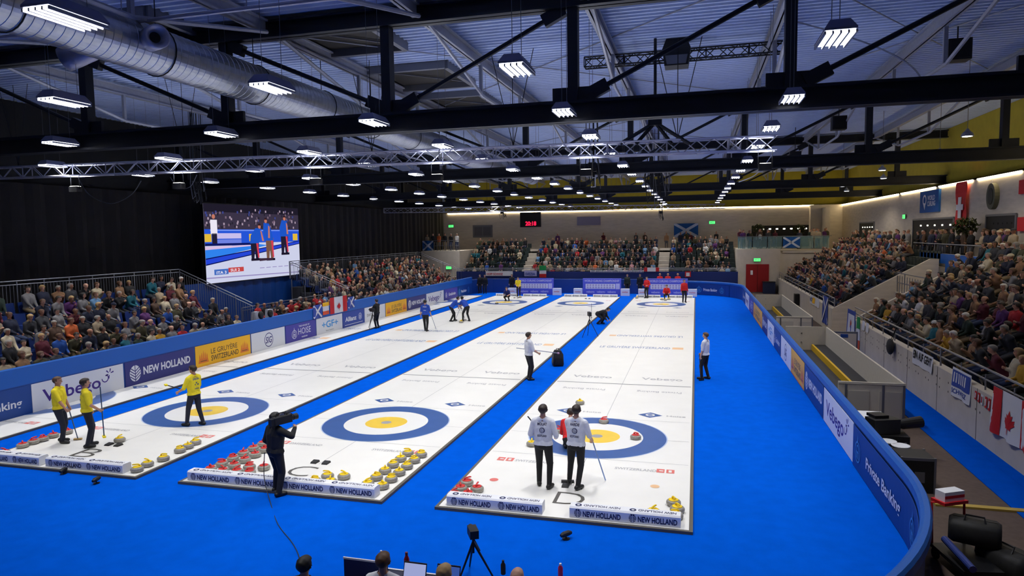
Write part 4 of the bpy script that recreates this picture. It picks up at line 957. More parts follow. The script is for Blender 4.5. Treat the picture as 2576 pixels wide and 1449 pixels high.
def human_pose(pelvis=(0, 0, .95), lean=0, side=0, twist=0, hands=((-.27, .06, .82), (.27, .06, .82)), feet=((-.1, 0), (.1, 0)), footz=(0, 0), head=(0, 0), toe=12,
               elbow=(Vector((-.4, -1, -.2)), Vector((.4, -1, -.2))), knee=(Vector((-.15, 1, .1)), Vector((.15, 1, .1))), curl=35, fingers=True, fat=1.0, long=False, handdir=(None, None)):
    P = Vector(pelvis); V = Vector; rt = Matrix.Rotation(R(twist), 3, 'Z'); rl = Matrix.Rotation(R(-lean), 3, 'X') @ Matrix.Rotation(R(side), 3, 'Y')
    T = lambda x, y, z: P+rl @ (rt @ V((x, y, z)))
    k = fat; pc = []
    A = lambda l, a, ra, b, rb: pc.append((l, tuple(a), ra, tuple(b), rb))
    A('hip', P+V((-.075, 0, 0)), .125*k, P+V((.075, 0, 0)), .125*k)
    for s in (-1, 1):
        A('torso', T(s*.065, 0, .1), .112*k, T(s*.085, .01, .36), .122*k); A('torso', T(s*.08, .005, .36), .12*k, T(s*.135, -.005, .475), .078*k)
        A('torso', T(s*.13, -.005, .49), .066, T(0, -.01, .545), .06)
    A('torso', T(0, .01, .1), .11*k, T(0, .015, .4), .12*k); A('hip', P, .12*k, T(0, 0, .06), .115*k)
    nb = T(0, -.01, .54); hr = Matrix.Rotation(R(-lean*.55), 3, 'X') @ Matrix.Rotation(R(head[1]+twist*.6), 3, 'Z') @ Matrix.Rotation(R(-head[0]), 3, 'X')
    C = nb+Matrix.Rotation(R(-lean*.8), 3, 'X') @ V((0, .01, .19)); Hd = lambda x, y, z: C+hr @ V((x, y, z))
    A('neck', nb+V((0, 0, -.02)), .06, Hd(0, -.015, -.07), .054)
    A('head', Hd(0, -.028, .022), .088, Hd(0, .02, .032), .083); A('head', Hd(0, .032, -.03), .068, Hd(0, .044, -.078), .044)
    A('head', Hd(0, .098, 0), .012, Hd(0, .116, -.034), .015)
    for s in (-1, 1): A('head', Hd(s*.086, -.006, -.005), .017, Hd(s*.086, -.004, -.03), .014)
    ends = []
    for i, s in enumerate((-1, 1)):
        sh = T(s*.182, -.005, .475); el, wr = ik(sh, V(hands[i]), .29, .255, V(elbow[i]))
        A('armU', sh, .066*k, el, .047*k); A('armL', el, .046*k, wr, .031); fd = (wr-el).normalized() if handdir[i] is None else V(handdir[i]).normalized()
        pn = V((-s, .15, 0)); pn = (pn-fd*pn.dot(fd)); pn = pn.normalized() if pn.length > .1 else V((0, 0, -1)); lt = fd.cross(pn).normalized()
        for q in (-.018, .018): A('hand', wr+lt*q*.6, .022, wr+fd*.075+lt*q*1.2, .021)
        ends.append((wr, fd, pn, lt, s))
        hp = P+V((s*.095, 0, -.02)); an, aw = V((feet[i][0], feet[i][1], .085+footz[i])), None; kn, aw = ik(hp, an, .44, .425, V(knee[i]))
        A('leg', hp, .098*k, kn, .066*k); A('leg', kn, .064*k, aw, .047*k)
        ty = R(90-s*toe); td = V((math.cos(ty), math.sin(ty), 0))
        A('foot', aw+V((0, 0, -.03))-td*.045, .048, aw+V((0, 0, -.045))+td*.15, .036)
    return pc, dict(C=C, hr=hr, ends=ends, curl=curl, fingers=fingers, T=T, long=long)
def mesh_of(name, v, f, slots=1, mi=None):
    me = bpy.data.meshes.new(name); me.from_pydata([tuple(p) for p in v], [], f)
    for _ in range(slots): me.materials.append(None)
    if mi is not None: me.polygons.foreach_set('material_index', mi)
    me.polygons.foreach_set('use_smooth', [True]*len(f)); me.update(); return me
def shell(name, v, nr, f, sel, off):
    fs_ = [q for q in f if sum(sel[i] for i in q)*2 >= len(q)+ (len(q) % 2)]
    ids = sorted({i for q in fs_ for i in q}); ix = {a: b for b, a in enumerate(ids)}
    if not ids: return None
    return mesh_of(name, v[ids]+nr[ids]*off, [tuple(ix[i] for i in q) for q in fs_])
def hair_sel(v, lab, info, style):
    h = (v-np.array(info['C'])) @ np.array(info['hr'])      # into head space
    hd = lab == 'head'; x, y, z = h[:, 0], h[:, 1], h[:, 2]
    s = hd & ((z > .062-.25*np.clip(y-.03, 0, 1)*0) & (y < .085) | (y < .02) & (z > -.0) | (y < -.02) & (z > -.055))
    if style == 'long': s = s | ((hd | (lab == 'neck') | (lab == 'torso')) & (y < .015) & (z > -.2) & (np.abs(x) < .11) & (z < .1))
    if style == 'bald': s = hd & (y < -.03) & (z > -.055) & (z < .03)
    if style == 'cap': s = hd & (z > .03)
    return s
def human_meshes(vox, smooth=2, sleeves='short', styles=('short',), **kw):
    pc, info = human_pose(**kw); v, nr, f, lab = remesh(pc, vox, smooth)
    top = {'torso', 'armU'} | ({'armL'} if sleeves == 'long' else set())
    out = {}; I = lambda s: np.isin(lab, list(s))
    P0 = np.array(info['T'](0, 0, 0)); ax = np.array(info['T'](0, 0, 1))-P0; up = (v-P0) @ ax; tr = I({'torso', 'hip'})
    out['top'] = shell('shirt', v, nr, f, (I(top) & ~I({'torso'})) | (tr & (up > .0)), .014); out['bottom'] = shell('trousers', v, nr, f, I({'leg'}) | (tr & (up < .05)), .007)
    out['_top'] = I(top-{'torso'}) | (tr & (up > .0)); out['shoes'] = shell('shoes', v, nr, f, I({'foot'}), .007)
    for st in styles: out['hair_'+st] = shell('hair', v, nr, f, hair_sel(v, lab, info, st), .02 if st == 'long' else .013)
    vv = [tuple(p) for p in v]; ff = list(f); mi = [0]*len(f)
    def more(a, m):
        o = len(vv); vv.extend(tuple(p) for p in a[0]); ff.extend(tuple(i+o for i in q) for q in a[1]); mi.extend([m]*len(a[1]))
    C, hr = info['C'], info['hr']; Hd = lambda x, y, z: C+hr @ Vector((x, y, z))
    for s in (-1, 1): more(capsule(Hd(s*.033, .088, .006), .011, Hd(s*.036, .088, .006), .011, 6), 1)
    more(capsule(Hd(-.018, .083, -.062), .008, Hd(.018, .083, -.062), .008, 6), 2)
    if info['fingers']:
        for wr, fd, pn, lt, s in info['ends']:
            cu = info['curl']
            for i in range(4):
                b = wr+fd*.078+lt*(.03-.02*i); ln = (.07, .08, .075, .058)[i]; c1, c2 = R(cu*.6+3*i), R(cu*1.4+5*i)
                d1 = fd*math.cos(c1)+pn*math.sin(c1); d2 = fd*math.cos(c2)+pn*math.sin(c2); m_ = b+d1*ln*.5
                more(capsule(b-fd*.015, .0095, m_, .009, 6), 0); more(capsule(m_, .009, m_+d2*ln*.5, .0075, 6), 0)
            b = wr+fd*.025+lt*.028; d1 = (fd*.75+lt*.6+pn*.25).normalized(); d2 = (fd+pn*.5).normalized()
            more(capsule(b-lt*.01, .012, b+d1*.04, .0105, 6), 0); more(capsule(b+d1*.04, .0105, b+d1*.04+d2*.032, .008, 6), 0)
    out['body'] = mesh_of('person', vv, ff, 3, mi); out['_lab'] = lab; out['_info'] = info; out['_v'] = v; out['_f'] = f
    return out
EYE = M('eye_dark', (30, 24, 22), .3); LIP = M('lip', (160, 92, 84), .5)
SKINS = [M('skin_fair', (214, 164, 140), .55, noise=.04, scale=20), M('skin_light', (196, 146, 120), .55, noise=.04, scale=20), M('skin_tan', (166, 116, 92), .55, noise=.04, scale=20)]
HAIRS = {'dark': M('hair_dark', (44, 32, 24), .6), 'black': M('hair_black', (22, 20, 20), .6), 'grey': M('hair_grey', (136, 130, 124), .7), 'white': M('hair_white', (206, 200, 192), .7), 'blond': M('hair_blond', (170, 138, 92), .65), 'brown': M('hair_brown', (86, 58, 38), .6)}
def cloth(name, c): return M('cloth_'+name.replace(' ', '_'), c, .85, noise=.05, scale=14, bump=.05)
def setmat(o, i, m):
    o.material_slots[i].link = 'OBJECT'; o.material_slots[i].material = m
def dress(ms, label, cat, x, y, z, rz, cols, group=None, hair='short', scale=1):
    o = link('person', ms['body']); o.location = (x, y, z); o.rotation_euler.z = rz
    if scale != 1: o.scale = (scale,)*3
    setmat(o, 0, cols['skin']); setmat(o, 1, EYE); setmat(o, 2, LIP); tag(o, label, cat, group)
    for k, nm in (('top', 'shirt' if cols.get('shirt') else 'jacket'), ('bottom', 'trousers'), ('shoes', 'shoes'), ('hair_'+hair, 'cap' if hair == 'cap' else 'hair')):
        me = ms.get(k)
        if me is None or cols.get(k.split('_')[0]) is None: continue
        c = link(nm, me, o); setmat(c, 0, cols[k.split('_')[0]])
        if nm == 'shirt': o['_s'] = c.name
    return o
def back_print(o, lines, mat, ms):
    """lettering laid on the back of the shirt: lines of (text, centre height, size, width) or ('ring', z, r)"""
    sh = bpy.data.objects[o['_s']]; me = sh.data; bv = BVHTree.FromPolygons([v.co for v in me.vertices], [tuple(p.vertices) for p in me.polygons])
    def fn(u, v, w):
        h = bv.ray_cast(Vector((u, -1, v)), Vector((0, 1, 0)))[0]
        return Vector((u, (h.y if h else -.1)-.006-w, v))
    mb = MB()
    for L in lines:
        if L[0] == 'ring': disc(mb, fn, 0, L[1], L[2]*.8, L[2], mat, 18, 60, 330); disc(mb, fn, L[2]*.15, L[1], L[2]*.6, L[2]*.95, mat, 12, -60, 80); disc(mb, fn, 0, L[1]-.05*L[2], L[2]*.3, L[2]*.45, mat, 14, 90, 400)
        elif L[0] == 'tri':
            for a in (-1, 0, 1): disc(mb, fn, a*L[2], L[1]+(0 if a else L[2]), 0, L[2]*.45, mat, 8)
        else: put_text(mb, L[0], fn, -L[3]/2, L[1]-L[2]*.35, L[2], mat, L[3], .03)
    mb.build('print', sh)
VOXP = .0125
BLACKC = cloth('black trousers', (24, 24, 28)); NAVYC = cloth('dark navy', (24, 28, 46)); WHITEC = cloth('white shirt', (226, 228, 236)); YELC = cloth('yellow shirt', (248, 226, 40)); BLUEC = cloth('royal blue', (28, 70, 170)); REDC = cloth('bright red', (206, 28, 32)); SHOE = M('shoe_black', (20, 20, 22), .5); BLKJ = cloth('black jacket', (20, 21, 25))
def court(label, px, py, rz, top, hair='dark', z=0, H=1.8, bottom=None, sleeves='short', style='short', prints=None, skin=1, shirt=True, **kw):
    p = at(px, py, z); ms = human_meshes(VOXP, 2, sleeves, (style,), **kw)
    o = dress(ms, label, 'person', p.x, p.y, z, R(rz), dict(skin=SKINS[skin], top=top, bottom=bottom or BLACKC, shoes=SHOE, hair=HAIRS[hair], shirt=shirt), None, style, H/1.8)
    if prints: back_print(o, prints[0], prints[1], ms)
    return o
def w2(o, p): return Matrix.Translation(o.location) @ o.rotation_euler.to_matrix().to_4x4() @ (Vector(p)*o.scale.x)
def broom(a, b, label, headmat, sh=None, hd=True):
    o = thing('curling_broom', label, 'broom'); a, b = Vector(a), Vector(b); MB().tube([a, b], .014, sh or M('broom_shaft', (40, 90, 170), .35), 8).build('handle', o)
    d = (b-a).normalized(); s = Vector((-d.y, d.x, 0)); s = s.normalized() if s.length > .01 else Vector((1, 0, 0))
    if hd: MB().bar(b-s*.1, b+s*.1, .07, .035, headmat).build('broom_head', o)
    return o
PR_S = lambda n: ([(n, 1.40, .075, .2), ('ring', 1.27, .056), ('SCOTLAND', 1.155, .06, .2)], cloth('print navy', (40, 38, 80)))
V3 = Vector
mv = -8    # players on sheet D look up the ice
o = court('person in white long-sleeved shirt standing left above letter D, seen from behind', 1368, 1226, 0, WHITEC, 'dark', 0, 1.83, sleeves='long', prints=PR_S('MOUAT'), hands=((-.2, .22, 1.12), (.24, .2, 1.05)), feet=((-.12, .1), (.13, -.05)), toe=16, head=(0, -4))
broom(w2(o, (-.16, .27, 1.16)), w2(o, (-.42, .35, 1.42)), 'dark broom shaft tucked under the arm of the left white-shirted player', BLACK, BLACKM, False)
o = court('person in white short-sleeved shirt and black trousers leaning on a broom, seen from behind', 1450, 1228, -8, WHITEC, 'dark', 0, 1.82, sleeves='short', prints=PR_S('HARDIE'), hands=((-.06, .3, 1.12), (.27, .25, 1.0)), feet=((-.22, .2), (.06, -.08)), toe=22, lean=3, curl=70)
e = at(1523, 1208, .02); broom(w2(o, (.2, .3, 1.18)), e, 'blue and white broom held by the right white-shirted player, its end on the ice', BLACK, M('broom_white_blue', (120, 150, 210), .4), False)
p = at(1428, 1212, .012); o = MB().box((-.14, -.05, 0), (.14, .05, .03), BLACK).build('broom_head_pad'); o.location = p; o.rotation_euler.z = .2; tag(o, 'black broom pad lying on the ice in front of the letter D', 'broom pad')
o = court('person in red shirt crouching in the house behind the right white-shirted player', 1436, 1131, 10, REDC, 'dark', 0, 1.8, sleeves='long', pelvis=(0, -.12, .3), lean=42, hands=((-.15, .45, .3), (.2, .4, .4)), feet=((-.14, .12), (.14, .02)))
# yellow team on sheet B
PR_Y = ([('SWEDEN', 1.40, .075, .22), ('tri', 1.24, .05), ('SWEDEN', 1.12, .05, .16)], cloth('print blue', (30, 60, 120)))
o = court('person in yellow shirt and navy trousers standing left with broom, turned to the right', 155, 1113, -68, YELC, 'brown', 0, 1.82, NAVYC, prints=PR_Y, hands=((-.3, .1, .86), (.26, .3, .95)), feet=((-.1, -.04), (.12, .1)), curl=70)
broom(w2(o, (.25, .36, .98)), at(196, 1104, .03), 'dark broom with a pad on the ice beside the left yellow-shirted player', M('broom_pad_ochre', (180, 150, 90), .7), M('broom_cyan', (36, 70, 100), .4))
o = court('person in yellow shirt and navy trousers standing on the letter B, seen from behind', 224, 1124, -38, YELC, 'dark', 0, 1.85, NAVYC, prints=PR_Y, hands=((-.28, .12, .86), (.3, .24, 1.0)), feet=((-.11, .05), (.12, -.04)), curl=70)
broom(w2(o, (.3, .3, 1.58)), w2(o, (.3, .32, .28)), 'blue broom held upright by the yellow-shirted player on the letter B', YELC, M('broom_cyan'), True)
o = court('bearded person in yellow shirt and navy trousers standing in the near house of sheet B', 492, 1071, 84, YELC, 'dark', 0, 1.8, NAVYC, prints=PR_Y, hands=((-.3, .28, 1.05), (.36, .2, .82)), feet=((-.12, .2), (.14, -.15)), toe=8, head=(0, 12))
broom(w2(o, (-.22, .25, 1.12)), w2(o, (-.55, .45, 1.3)), 'yellow-headed black broom tucked under the arm of the yellow skip', YELC, BLACK)
# white sweeper between the sheets and a white-shirted player at the right
o = court('person in white shirt holding a broom level on the strip between sheets C and D', 1331, 956, -50, WHITEC, 'dark', -.06, 1.84, prints=None, hands=((-.22, .25, 1.08), (.24, .28, 1.02)), feet=((-.09, .02), (.1, -.02)), curl=80)
p = w2(o, (0, .3, 1.07)); q = Vector((AXR.x, AXR.y, 0)); broom(p-q*.75+Vector((0, 0, .12)), p+q*.85-Vector((0, 0, .1)), 'broom carried level across the body by the white-shirted sweeper', M('broom_pad_lilac', (150, 110, 150), .6), M('broom_grey', (130, 136, 160), .4))
o = court('person in white shirt standing alone on the blue carpet right of sheet D', 1774, 954, 66, WHITEC, 'brown', -.06, 1.78, skin=0, hands=((-.24, .1, .84), (.2, .25, .95)), feet=((-.09, .1), (.1, -.08)), head=(4, 6), curl=75)
broom(w2(o, (-.24, .14, 1.0)), w2(o, (-.3, .02, .03)), 'dark broom held downward by the white-shirted player on the right carpet', BLACK, BLACKM)
# blue team on sheet B
PR_I = ([('ITALIA', 1.4, .08, .22), ('ITALIA', 1.2, .06, .15)], cloth('print white', (220, 225, 240)))
o = court('person in blue shirt walking away up sheet B with a broom', 1071, 833, 8, BLUEC, 'black', 0, 1.82, prints=PR_I, hands=((-.3, .05, .84), (.3, .12, .88)), feet=((-.08, .18), (.1, -.12)), curl=70)
broom(w2(o, (.3, .15, .9)), w2(o, (.52, .3, .1)), 'pale broom carried by the blue player walking away', WHITE, M('broom_grey'))
for i, (px, py, rz, sx) in enumerate(((1140, 808, -60, 1), (1172, 808, 60, -1))):
    o = court('person in blue shirt bent over sweeping, %s of the sliding stone on sheet B' % ('left', 'right')[i], px, py, rz, BLUEC, 'black', 0, 1.8, pelvis=(0, -.12, .9), lean=42, hands=((-.12, .58, .78), (.14, .5, 1.0)), feet=((-.14, .12), (.14, -.18)), head=(-20, 0), curl=80)
    broom(w2(o, (.14, .42, 1.2)), w2(o, (-.2, .82, .02)), 'broom pressed on the ice by the %s sweeping blue player' % ('left', 'right')[i], BLACK, M('broom_grey'))
# television people
o = court('camera operator in black with a shoulder camera, standing at the near end of sheet C', 697, 1243, -22, BLKJ, 'black', -.06, 1.8, sleeves='long', shirt=False, hands=((-.2, .12, .98), (.27, .32, 1.42)), feet=((-.14, .06), (.16, -.06)), elbow=(V3((-.6, -1, -.2)), V3((1, -.2, -.6))), lean=2, fat=1.12, curl=60)
c = thing('shoulder_camera', 'black broadcast camera on the shoulder of the camera operator', 'camera', w2(o, (.16, .1, 1.62)), o.rotation_euler.z)
mb = MB().box((-.07, -.22, -.06), (.07, .2, .1), BLACK).box((-.06, -.3, -.05), (.06, -.22, .09), BLACKM); mb.build('camera_body', c)
MB().tube([(0, .2, .02), (0, .26, .02), (0, .26, .02), (0, .36, .02)], [.05, .05, .065, .07], BLACK, 14).build('lens', c); MB().tube([(-.02, -.15, .1), (-.02, -.12, .17), (-.02, .1, .17), (-.02, .13, .1)], .014, BLACK, 6).build('handle', c)
MB().box((-.15, .12, .0), (-.08, .3, .08), BLACKM).build('viewfinder', c); MB().tube([(.05, .02, .15), (.05, .3, .17)], .018, BLACKM, 8).build('microphone', c)
cable('thin black camera cable running over the blue carpet to the near table', [at(683, 1130, .75) if 0 else w2(o, (-.25, -.1, .9)), w2(o, (-.3, -.1, .3)), at(682, 1270, -.05), at(700, 1320, -.05), at(735, 1365, -.05), at(752, 1400, -.05), at(757, 1440, -.05)], .009, BLACK)
o = court('person in black operating a tripod camera on the far left blue strip', 949, 826, 75, BLKJ, 'dark', -.06, 1.78, sleeves='long', shirt=False, hands=((-.2, .35, 1.2), (.15, .4, 1.2)))
def tripod(label, loc, h, rz, spread=.38):
    t = thing('tripod_camera', label, 'tripod camera', loc, rz)
    for a in (90, 210, 330): MB().tube([(0, 0, h*.72), (spread*math.cos(R(a))*h, spread*math.sin(R(a))*h, .015)], [.022, .014], BLACKM, 6).build('leg', t)
    MB().tube([(0, 0, h*.5), (0, 0, h*.84)], .02, BLACKM, 8).build('column', t); MB().box((-.07, -.16*h, h*.84), (.07, .16*h, h), BLACK).build('camera_body', t)
    MB().tube([(0, .16*h, h*.92), (0, .27*h, h*.92)], .045, BLACK, 12).build('lens', t); MB().tube([(0, -.1, h*.82), (.05, -.36*h, h*.7)], .009, BLACKM, 5).build('pan_handle', t); return t
p = at(938, 828, -.06); tripod('black video camera on tripod at the far left blue strip', (p.x, p.y, -.06), 1.25, R(60))
p = at(1483, 848, -.06); tripod('black video camera on tripod on the strip between sheets C and D', (p.x, p.y, -.06), 1.35, R(20))
p = at(1192, 1452, -.06); tripod('small black tripod camera standing near the table at the bottom', (p.x, p.y, -.06), .82, R(30), .42)
o = court('person in black bent over low on the blue strip beside the tripod camera', 1510, 815, -100, BLKJ, 'black', -.06, 1.8, sleeves='long', shirt=False, pelvis=(0, -.15, .62), lean=70, hands=((-.2, .5, .3), (.2, .45, .3)), feet=((-.16, .05), (.16, -.1)), fat=1.15)
p = at(1403, 920, -.06); b = thing('camera_bag', 'black backpack standing on the blue strip beside the white-shirted sweeper', 'bag', (p.x, p.y, -.06), .4)
MB().prism([(-.2, 0), (.2, 0), (.23, .1), (.21, .5), (.12, .66), (-.1, .66), (-.2, .5), (-.23, .12)], lambda a, c_, w: (a, w-.16, c_), .32, BLACK).build('pack', b); MB().prism([(-.15, .05), (.15, .05), (.14, .3), (-.14, .3)], lambda a, c_, w: (a, w-.23, c_), .08, BLACKM).build('front_pocket', b); MB().tube([(-.06, 0, .65), (-.05, 0, .73), (.05, 0, .73), (.06, 0, .65)], .014, BLACKM, 6).build('carry_loop', b)
p = at(1488, 800, 0); MB_ = thing('measuring_pole', 'thin upright grey pole on the edge of sheet C beside the tripod camera', 'pole', (p.x, p.y, 0)); MB().tube([(0, 0, 0), (0, 0, .95)], .012, GREYM, 6).build('rod', MB_); MB().lathe([(.05, 0), (.05, .02), (.015, .04)], BLACK, 12).build('base', MB_)
for i, (px, py, lab) in enumerate(((160, 1192, 'small black boundary microphone on the carpet at the near end of sheet B, left one'), (243, 1216, 'small black boundary microphone on the carpet at the near end of sheet B, right one'), (1424, 1356, 'black furry microphone on the carpet in front of sheet D'))):
    p = at(px, py, -.06); m_ = thing('floor_microphone', lab, 'microphone', (p.x, p.y, -.06), (.3, .2, -.7)[i])
    MB().tube([(0, -.12, .09), (0, -.06, .1), (0, .06, .1), (0, .12, .09)], [.03, .05, .05, .03], BLACK, 10).build('windshield', m_); MB().lathe([(.07, 0), (.07, .015), (.012, .02), (.012, .08)], BLACKM, 12).build('base', m_)
# far end
for lab, px, py, rz, top, kw in (
        ('person in red jacket standing left at the far end of sheet D', 1627, 750, 150, REDC, dict(sleeves='long', hands=((-.2, .2, 1.1), (.2, .2, 1.1)))),
        ('person in red jacket standing on the right side of the far house of sheet D', 1721, 761, 200, REDC, dict(sleeves='long')),
        ('person in red jacket crouching in the far end of sheet D', 1677, 752, 180, REDC, dict(sleeves='long', pelvis=(0, -.1, .4), lean=25, hands=((-.2, .4, .5), (.2, .4, .5)), feet=((-.16, .1), (.16, 0)))),
        ('person in yellow shirt standing behind the far house of sheet B', 1305, 746, 185, YELC, dict(lean=25, hands=((-.1, .4, .9), (.15, .4, 1)))),
        ('person in blue shirt crouching in the far house of sheet B', 1277, 757, 175, cloth('dark blue', (26, 40, 110)), dict(pelvis=(0, -.1, .42), lean=30, hands=((-.2, .4, .5), (.2, .4, .5)), feet=((-.16, .1), (.16, 0)))),
        ('person in black standing left of a pair at the far left corner of the carpet', 1208, 738, 170, BLKJ, dict(sleeves='long', z=-.06)), ('person in black standing right of a pair at the far left corner of the carpet', 1220, 738.5, 190, BLKJ, dict(sleeves='long', z=-.06)),
        ('person in black standing left of the far scoreboard of sheet B', 1288, 737.5, 180, BLKJ, dict(sleeves='long', z=-.06)), ('person in dark green jacket standing between the far scoreboards of sheets C and D', 1578, 739, 180, cloth('dark green', (36, 48, 40)), dict(sleeves='long', z=-.06)), ('person in black standing left of the far scoreboard of sheet D', 1610, 739, 180, BLKJ, dict(sleeves='long', z=-.06))):
    court(lab, px, py, rz, top, skin=0, **kw)
for i, x in enumerate((-.55, .15, 1.0)):
    ms = human_meshes(.02, 2, 'long', ('short',), pelvis=(0, 0, .575), feet=((-.12, .3), (.12, .3)), hands=((-.1, .3, .8), (.1, .3, .8)), fingers=False)
    dress(ms, 'person in red jacket sitting behind the far scoreboard of sheet D, %s of three' % ('left', 'middle', 'right')[i], 'person', x, 43.8, .42, R(180), dict(skin=SKINS[0], top=REDC, bottom=BLACKC, shoes=SHOE, hair=HAIRS['blond'], shirt=False), 'seated red coaches')
o = MB().box((-1.2, 43.62, -.06), (1.6, 44.15, .85), DEEP).box((-1.2, 43.35, -.06), (1.6, 43.62, .41), DEEP).build('coach_bench'); tag(o, 'low dark blue bench block under the red-jacketed coaches behind the scoreboard', 'bench')
# people at the near table, seen from behind
for i, (px, py, lab, hair, style, top) in enumerate(((765, 1396, 'person in black with black hair at the bottom edge, left of the table', 'black', 'short', BLKJ), (963, 1386, 'person in white shirt with short brown hair at the near table', 'brown', 'short', WHITEC), (1117, 1416, 'person with dark blond hair sitting at the near table behind a laptop', 'blond', 'short', cloth('grey sweater', (110, 110, 116))), (1301, 1425, 'bald person sitting at the right end of the near table', 'brown', 'bald', WHITEC))):
    p = at(px, py, 1.38); ms = human_meshes(.014, 2, 'long', (style,), pelvis=(0, 0, .575), feet=((-.12, .3), (.12, .3)), hands=((-.12, .3, .76), (.12, .3, .76)), fingers=True)
    dress(ms, lab, 'person', p.x, p.y, -.06, R((0, 4, -6, 2)[i]), dict(skin=SKINS[(1, 1, 0, 0)[i]], top=top, bottom=BLACKC, shoes=SHOE, hair=HAIRS[hair], shirt=False), None, style)
    s = thing('folding_chair', 'black chair under the %s person at the bottom edge' % ('first', 'second', 'third', 'fourth')[i], 'chair', (p.x, p.y, -.06), 0, 'chairs at the near table')
    MB().box((-.22, -.22, .38), (.22, .2, .42), BLACK).build('seat', s); MB().box((-.2, -.27, .5), (.2, -.23, .8), BLACK).build('backrest', s)
    for a in (-.2, .2):
        for b_ in (-.24, .2): MB().tube([(a, b_, 0), (a, b_, .8 if b_ < 0 else .38)], .014, BLACKM, 6).build('leg', s)
# ------------------------------------------------------------------ spectators
def seated(lean, hands, head=(0, 0), feet=((-.12, .2), (.12, .21)), **k): return dict(pelvis=(0, 0, .58), lean=lean, hands=hands, feet=feet, head=head, fingers=False, **k)
POSES = [seated(2, ((-.1, .32, .62), (.1, .32, .62))), seated(18, ((-.08, .42, .62), (.1, .42, .66)), (6, 10)), seated(-4, ((-.02, .2, .86), (.04, .22, .88)), (0, -12)),
         seated(24, ((-.05, .4, .98), (.14, .42, .66)), (-4, 0)), seated(6, ((-.2, .28, .66), (.12, .34, .7)), (0, 25)), seated(10, ((-.04, .38, .95), (.04, .38, .95)), (0, 0)), seated(0, ((-.16, .3, .64), (.06, .28, .66)), (8, -20), fat=1.15)]
STANDP = [dict(fingers=False, hands=((-.25, .1, .84), (.25, .1, .84))), dict(fingers=False, hands=((-.06, .24, 1.12), (.06, .26, 1.14)), head=(0, 15)), dict(fingers=False, hands=((-.25, .1, .84), (.1, .3, 1.2)), head=(5, -15))]
STY = ('short', 'long', 'bald', 'cap')
FINE = [human_meshes(.026, 2, 'long', STY, **p) for p in POSES]; FINES = [human_meshes(.026, 2, 'long', STY, **p) for p in STANDP]
JK = [('black', (22, 22, 26), 17), ('dark navy', (26, 32, 54), 16), ('charcoal', (54, 55, 60), 10), ('olive', (70, 66, 44), 6), ('brown', (78, 56, 42), 5), ('dark green', (36, 52, 44), 4), ('grey', (118, 116, 118), 6), ('beige', (166, 148, 122), 6), ('cream', (196, 182, 154), 3), ('white', (204, 202, 200), 3),
      ('red', (170, 28, 36), 2), ('maroon', (88, 24, 40), 4), ('royal blue', (34, 80, 160), 2), ('light blue', (104, 146, 186), 2), ('purple', (86, 40, 100), 2), ('mustard', (180, 136, 34), 1), ('orange', (206, 100, 50), 1), ('teal', (20, 96, 110), 2), ('pink', (180, 130, 138), 1), ('tan', (140, 104, 74), 4)]
JM = {n: cloth('jacket '+n, c) for n, c, w_ in JK}; JN = [n for n, c, w_ in JK]; JW = [w_ for n, c, w_ in JK]
PM = [cloth('jeans', (40, 54, 88)), cloth('dark trousers', (26, 27, 32)), cloth('grey trousers', (70, 70, 76)), cloth('khaki trousers', (130, 112, 84))]
HN = list(HAIRS); HWT = [9, 4, 5, 2, 4, 7]
rs = random.Random(11)
SPEC = []          # (x, y, z, rz, standing, where, row, seat, forced jacket)
def row_fill(where, c_of, zs, a0, a1, pitch, face, axis, occ, jackets=None, jit=.025):
    for ri, (c, z) in enumerate(zs):
        n = int((a1-a0)/pitch)
        for si in range(n):
            a = a0+(si+.5)*pitch+(.5*pitch if ri % 2 else 0)*.4
            full = rs.random() < (occ(ri, a) if callable(occ) else occ)
            if not full: continue
            j = jackets[int(rs.random()*len(jackets))] if jackets and rs.random() < .7 else None
            x, y = (c, a) if axis == 'x' else (a, c)
            SPEC.append([x+rs.uniform(-jit, jit), y+rs.uniform(-jit, jit), z, R(face+rs.uniform(-14, 14)), False, where, ri, si, j])
def sh(rows, d): return [(c+d, z) for c, z in rows]
row_fill('left stand', None, sh(LROWS, -.03), -6, 10.2, .6, -90, 'x', .8)
row_fill('screen platform', None, sh(CROWS, -.03), 12.1, 19.8, .55, -90, 'x', .8, ['red', 'red', 'black'])
row_fill('far left stand', None, sh(LROWS, -.03), 20.6, 40.8, .52, -90, 'x', .93)
row_fill('right stand', None, sh(RROWS, .04), -3, 16.3, .6, 90, 'x', .9)
row_fill('far right stand', None, sh(RROWS, .04), 22, 46.2, .56, 90, 'x', lambda r, y: 0 if r > 4 and y < 26 else .93)
for a, b in FX: row_fill('far end stand', None, sh(FROWS, .05), a, b, .5, 180, 'y', lambda r, x: .45+.07*r if x < -14 else (.5+.05*r if x > 0 else .86))
def standers(where, n, x0, x1, y0, y1, z, face):
    for i in range(n):
        SPEC.append([rs.uniform(x0, x1), y0+(y1-y0)*(i+rs.uniform(.2, .8))/n, z, R(face+rs.uniform(-25, 25)), True, where, 0, i, None])
standers('concourse', 72, 15.15, 15.95, 6, 46, 3.65, 90); 
for i in range(24): SPEC.append([rs.uniform(6.4, 13.8), rs.choice((47.1, 47.6, 48.2)), 3.87, R(180+rs.uniform(-25, 25)), True, 'far right balcony', 0, i, None])
for i in range(6): SPEC.append([-24.2+i*.65, 47.3, 3.9, R(180), True, 'far left balcony', 0, i, None])
for i in range(9): SPEC.append([rs.uniform(-12, 5.6), 52.7, 3.75, R(180), True, 'walkway behind the far end stand', 0, i, None])
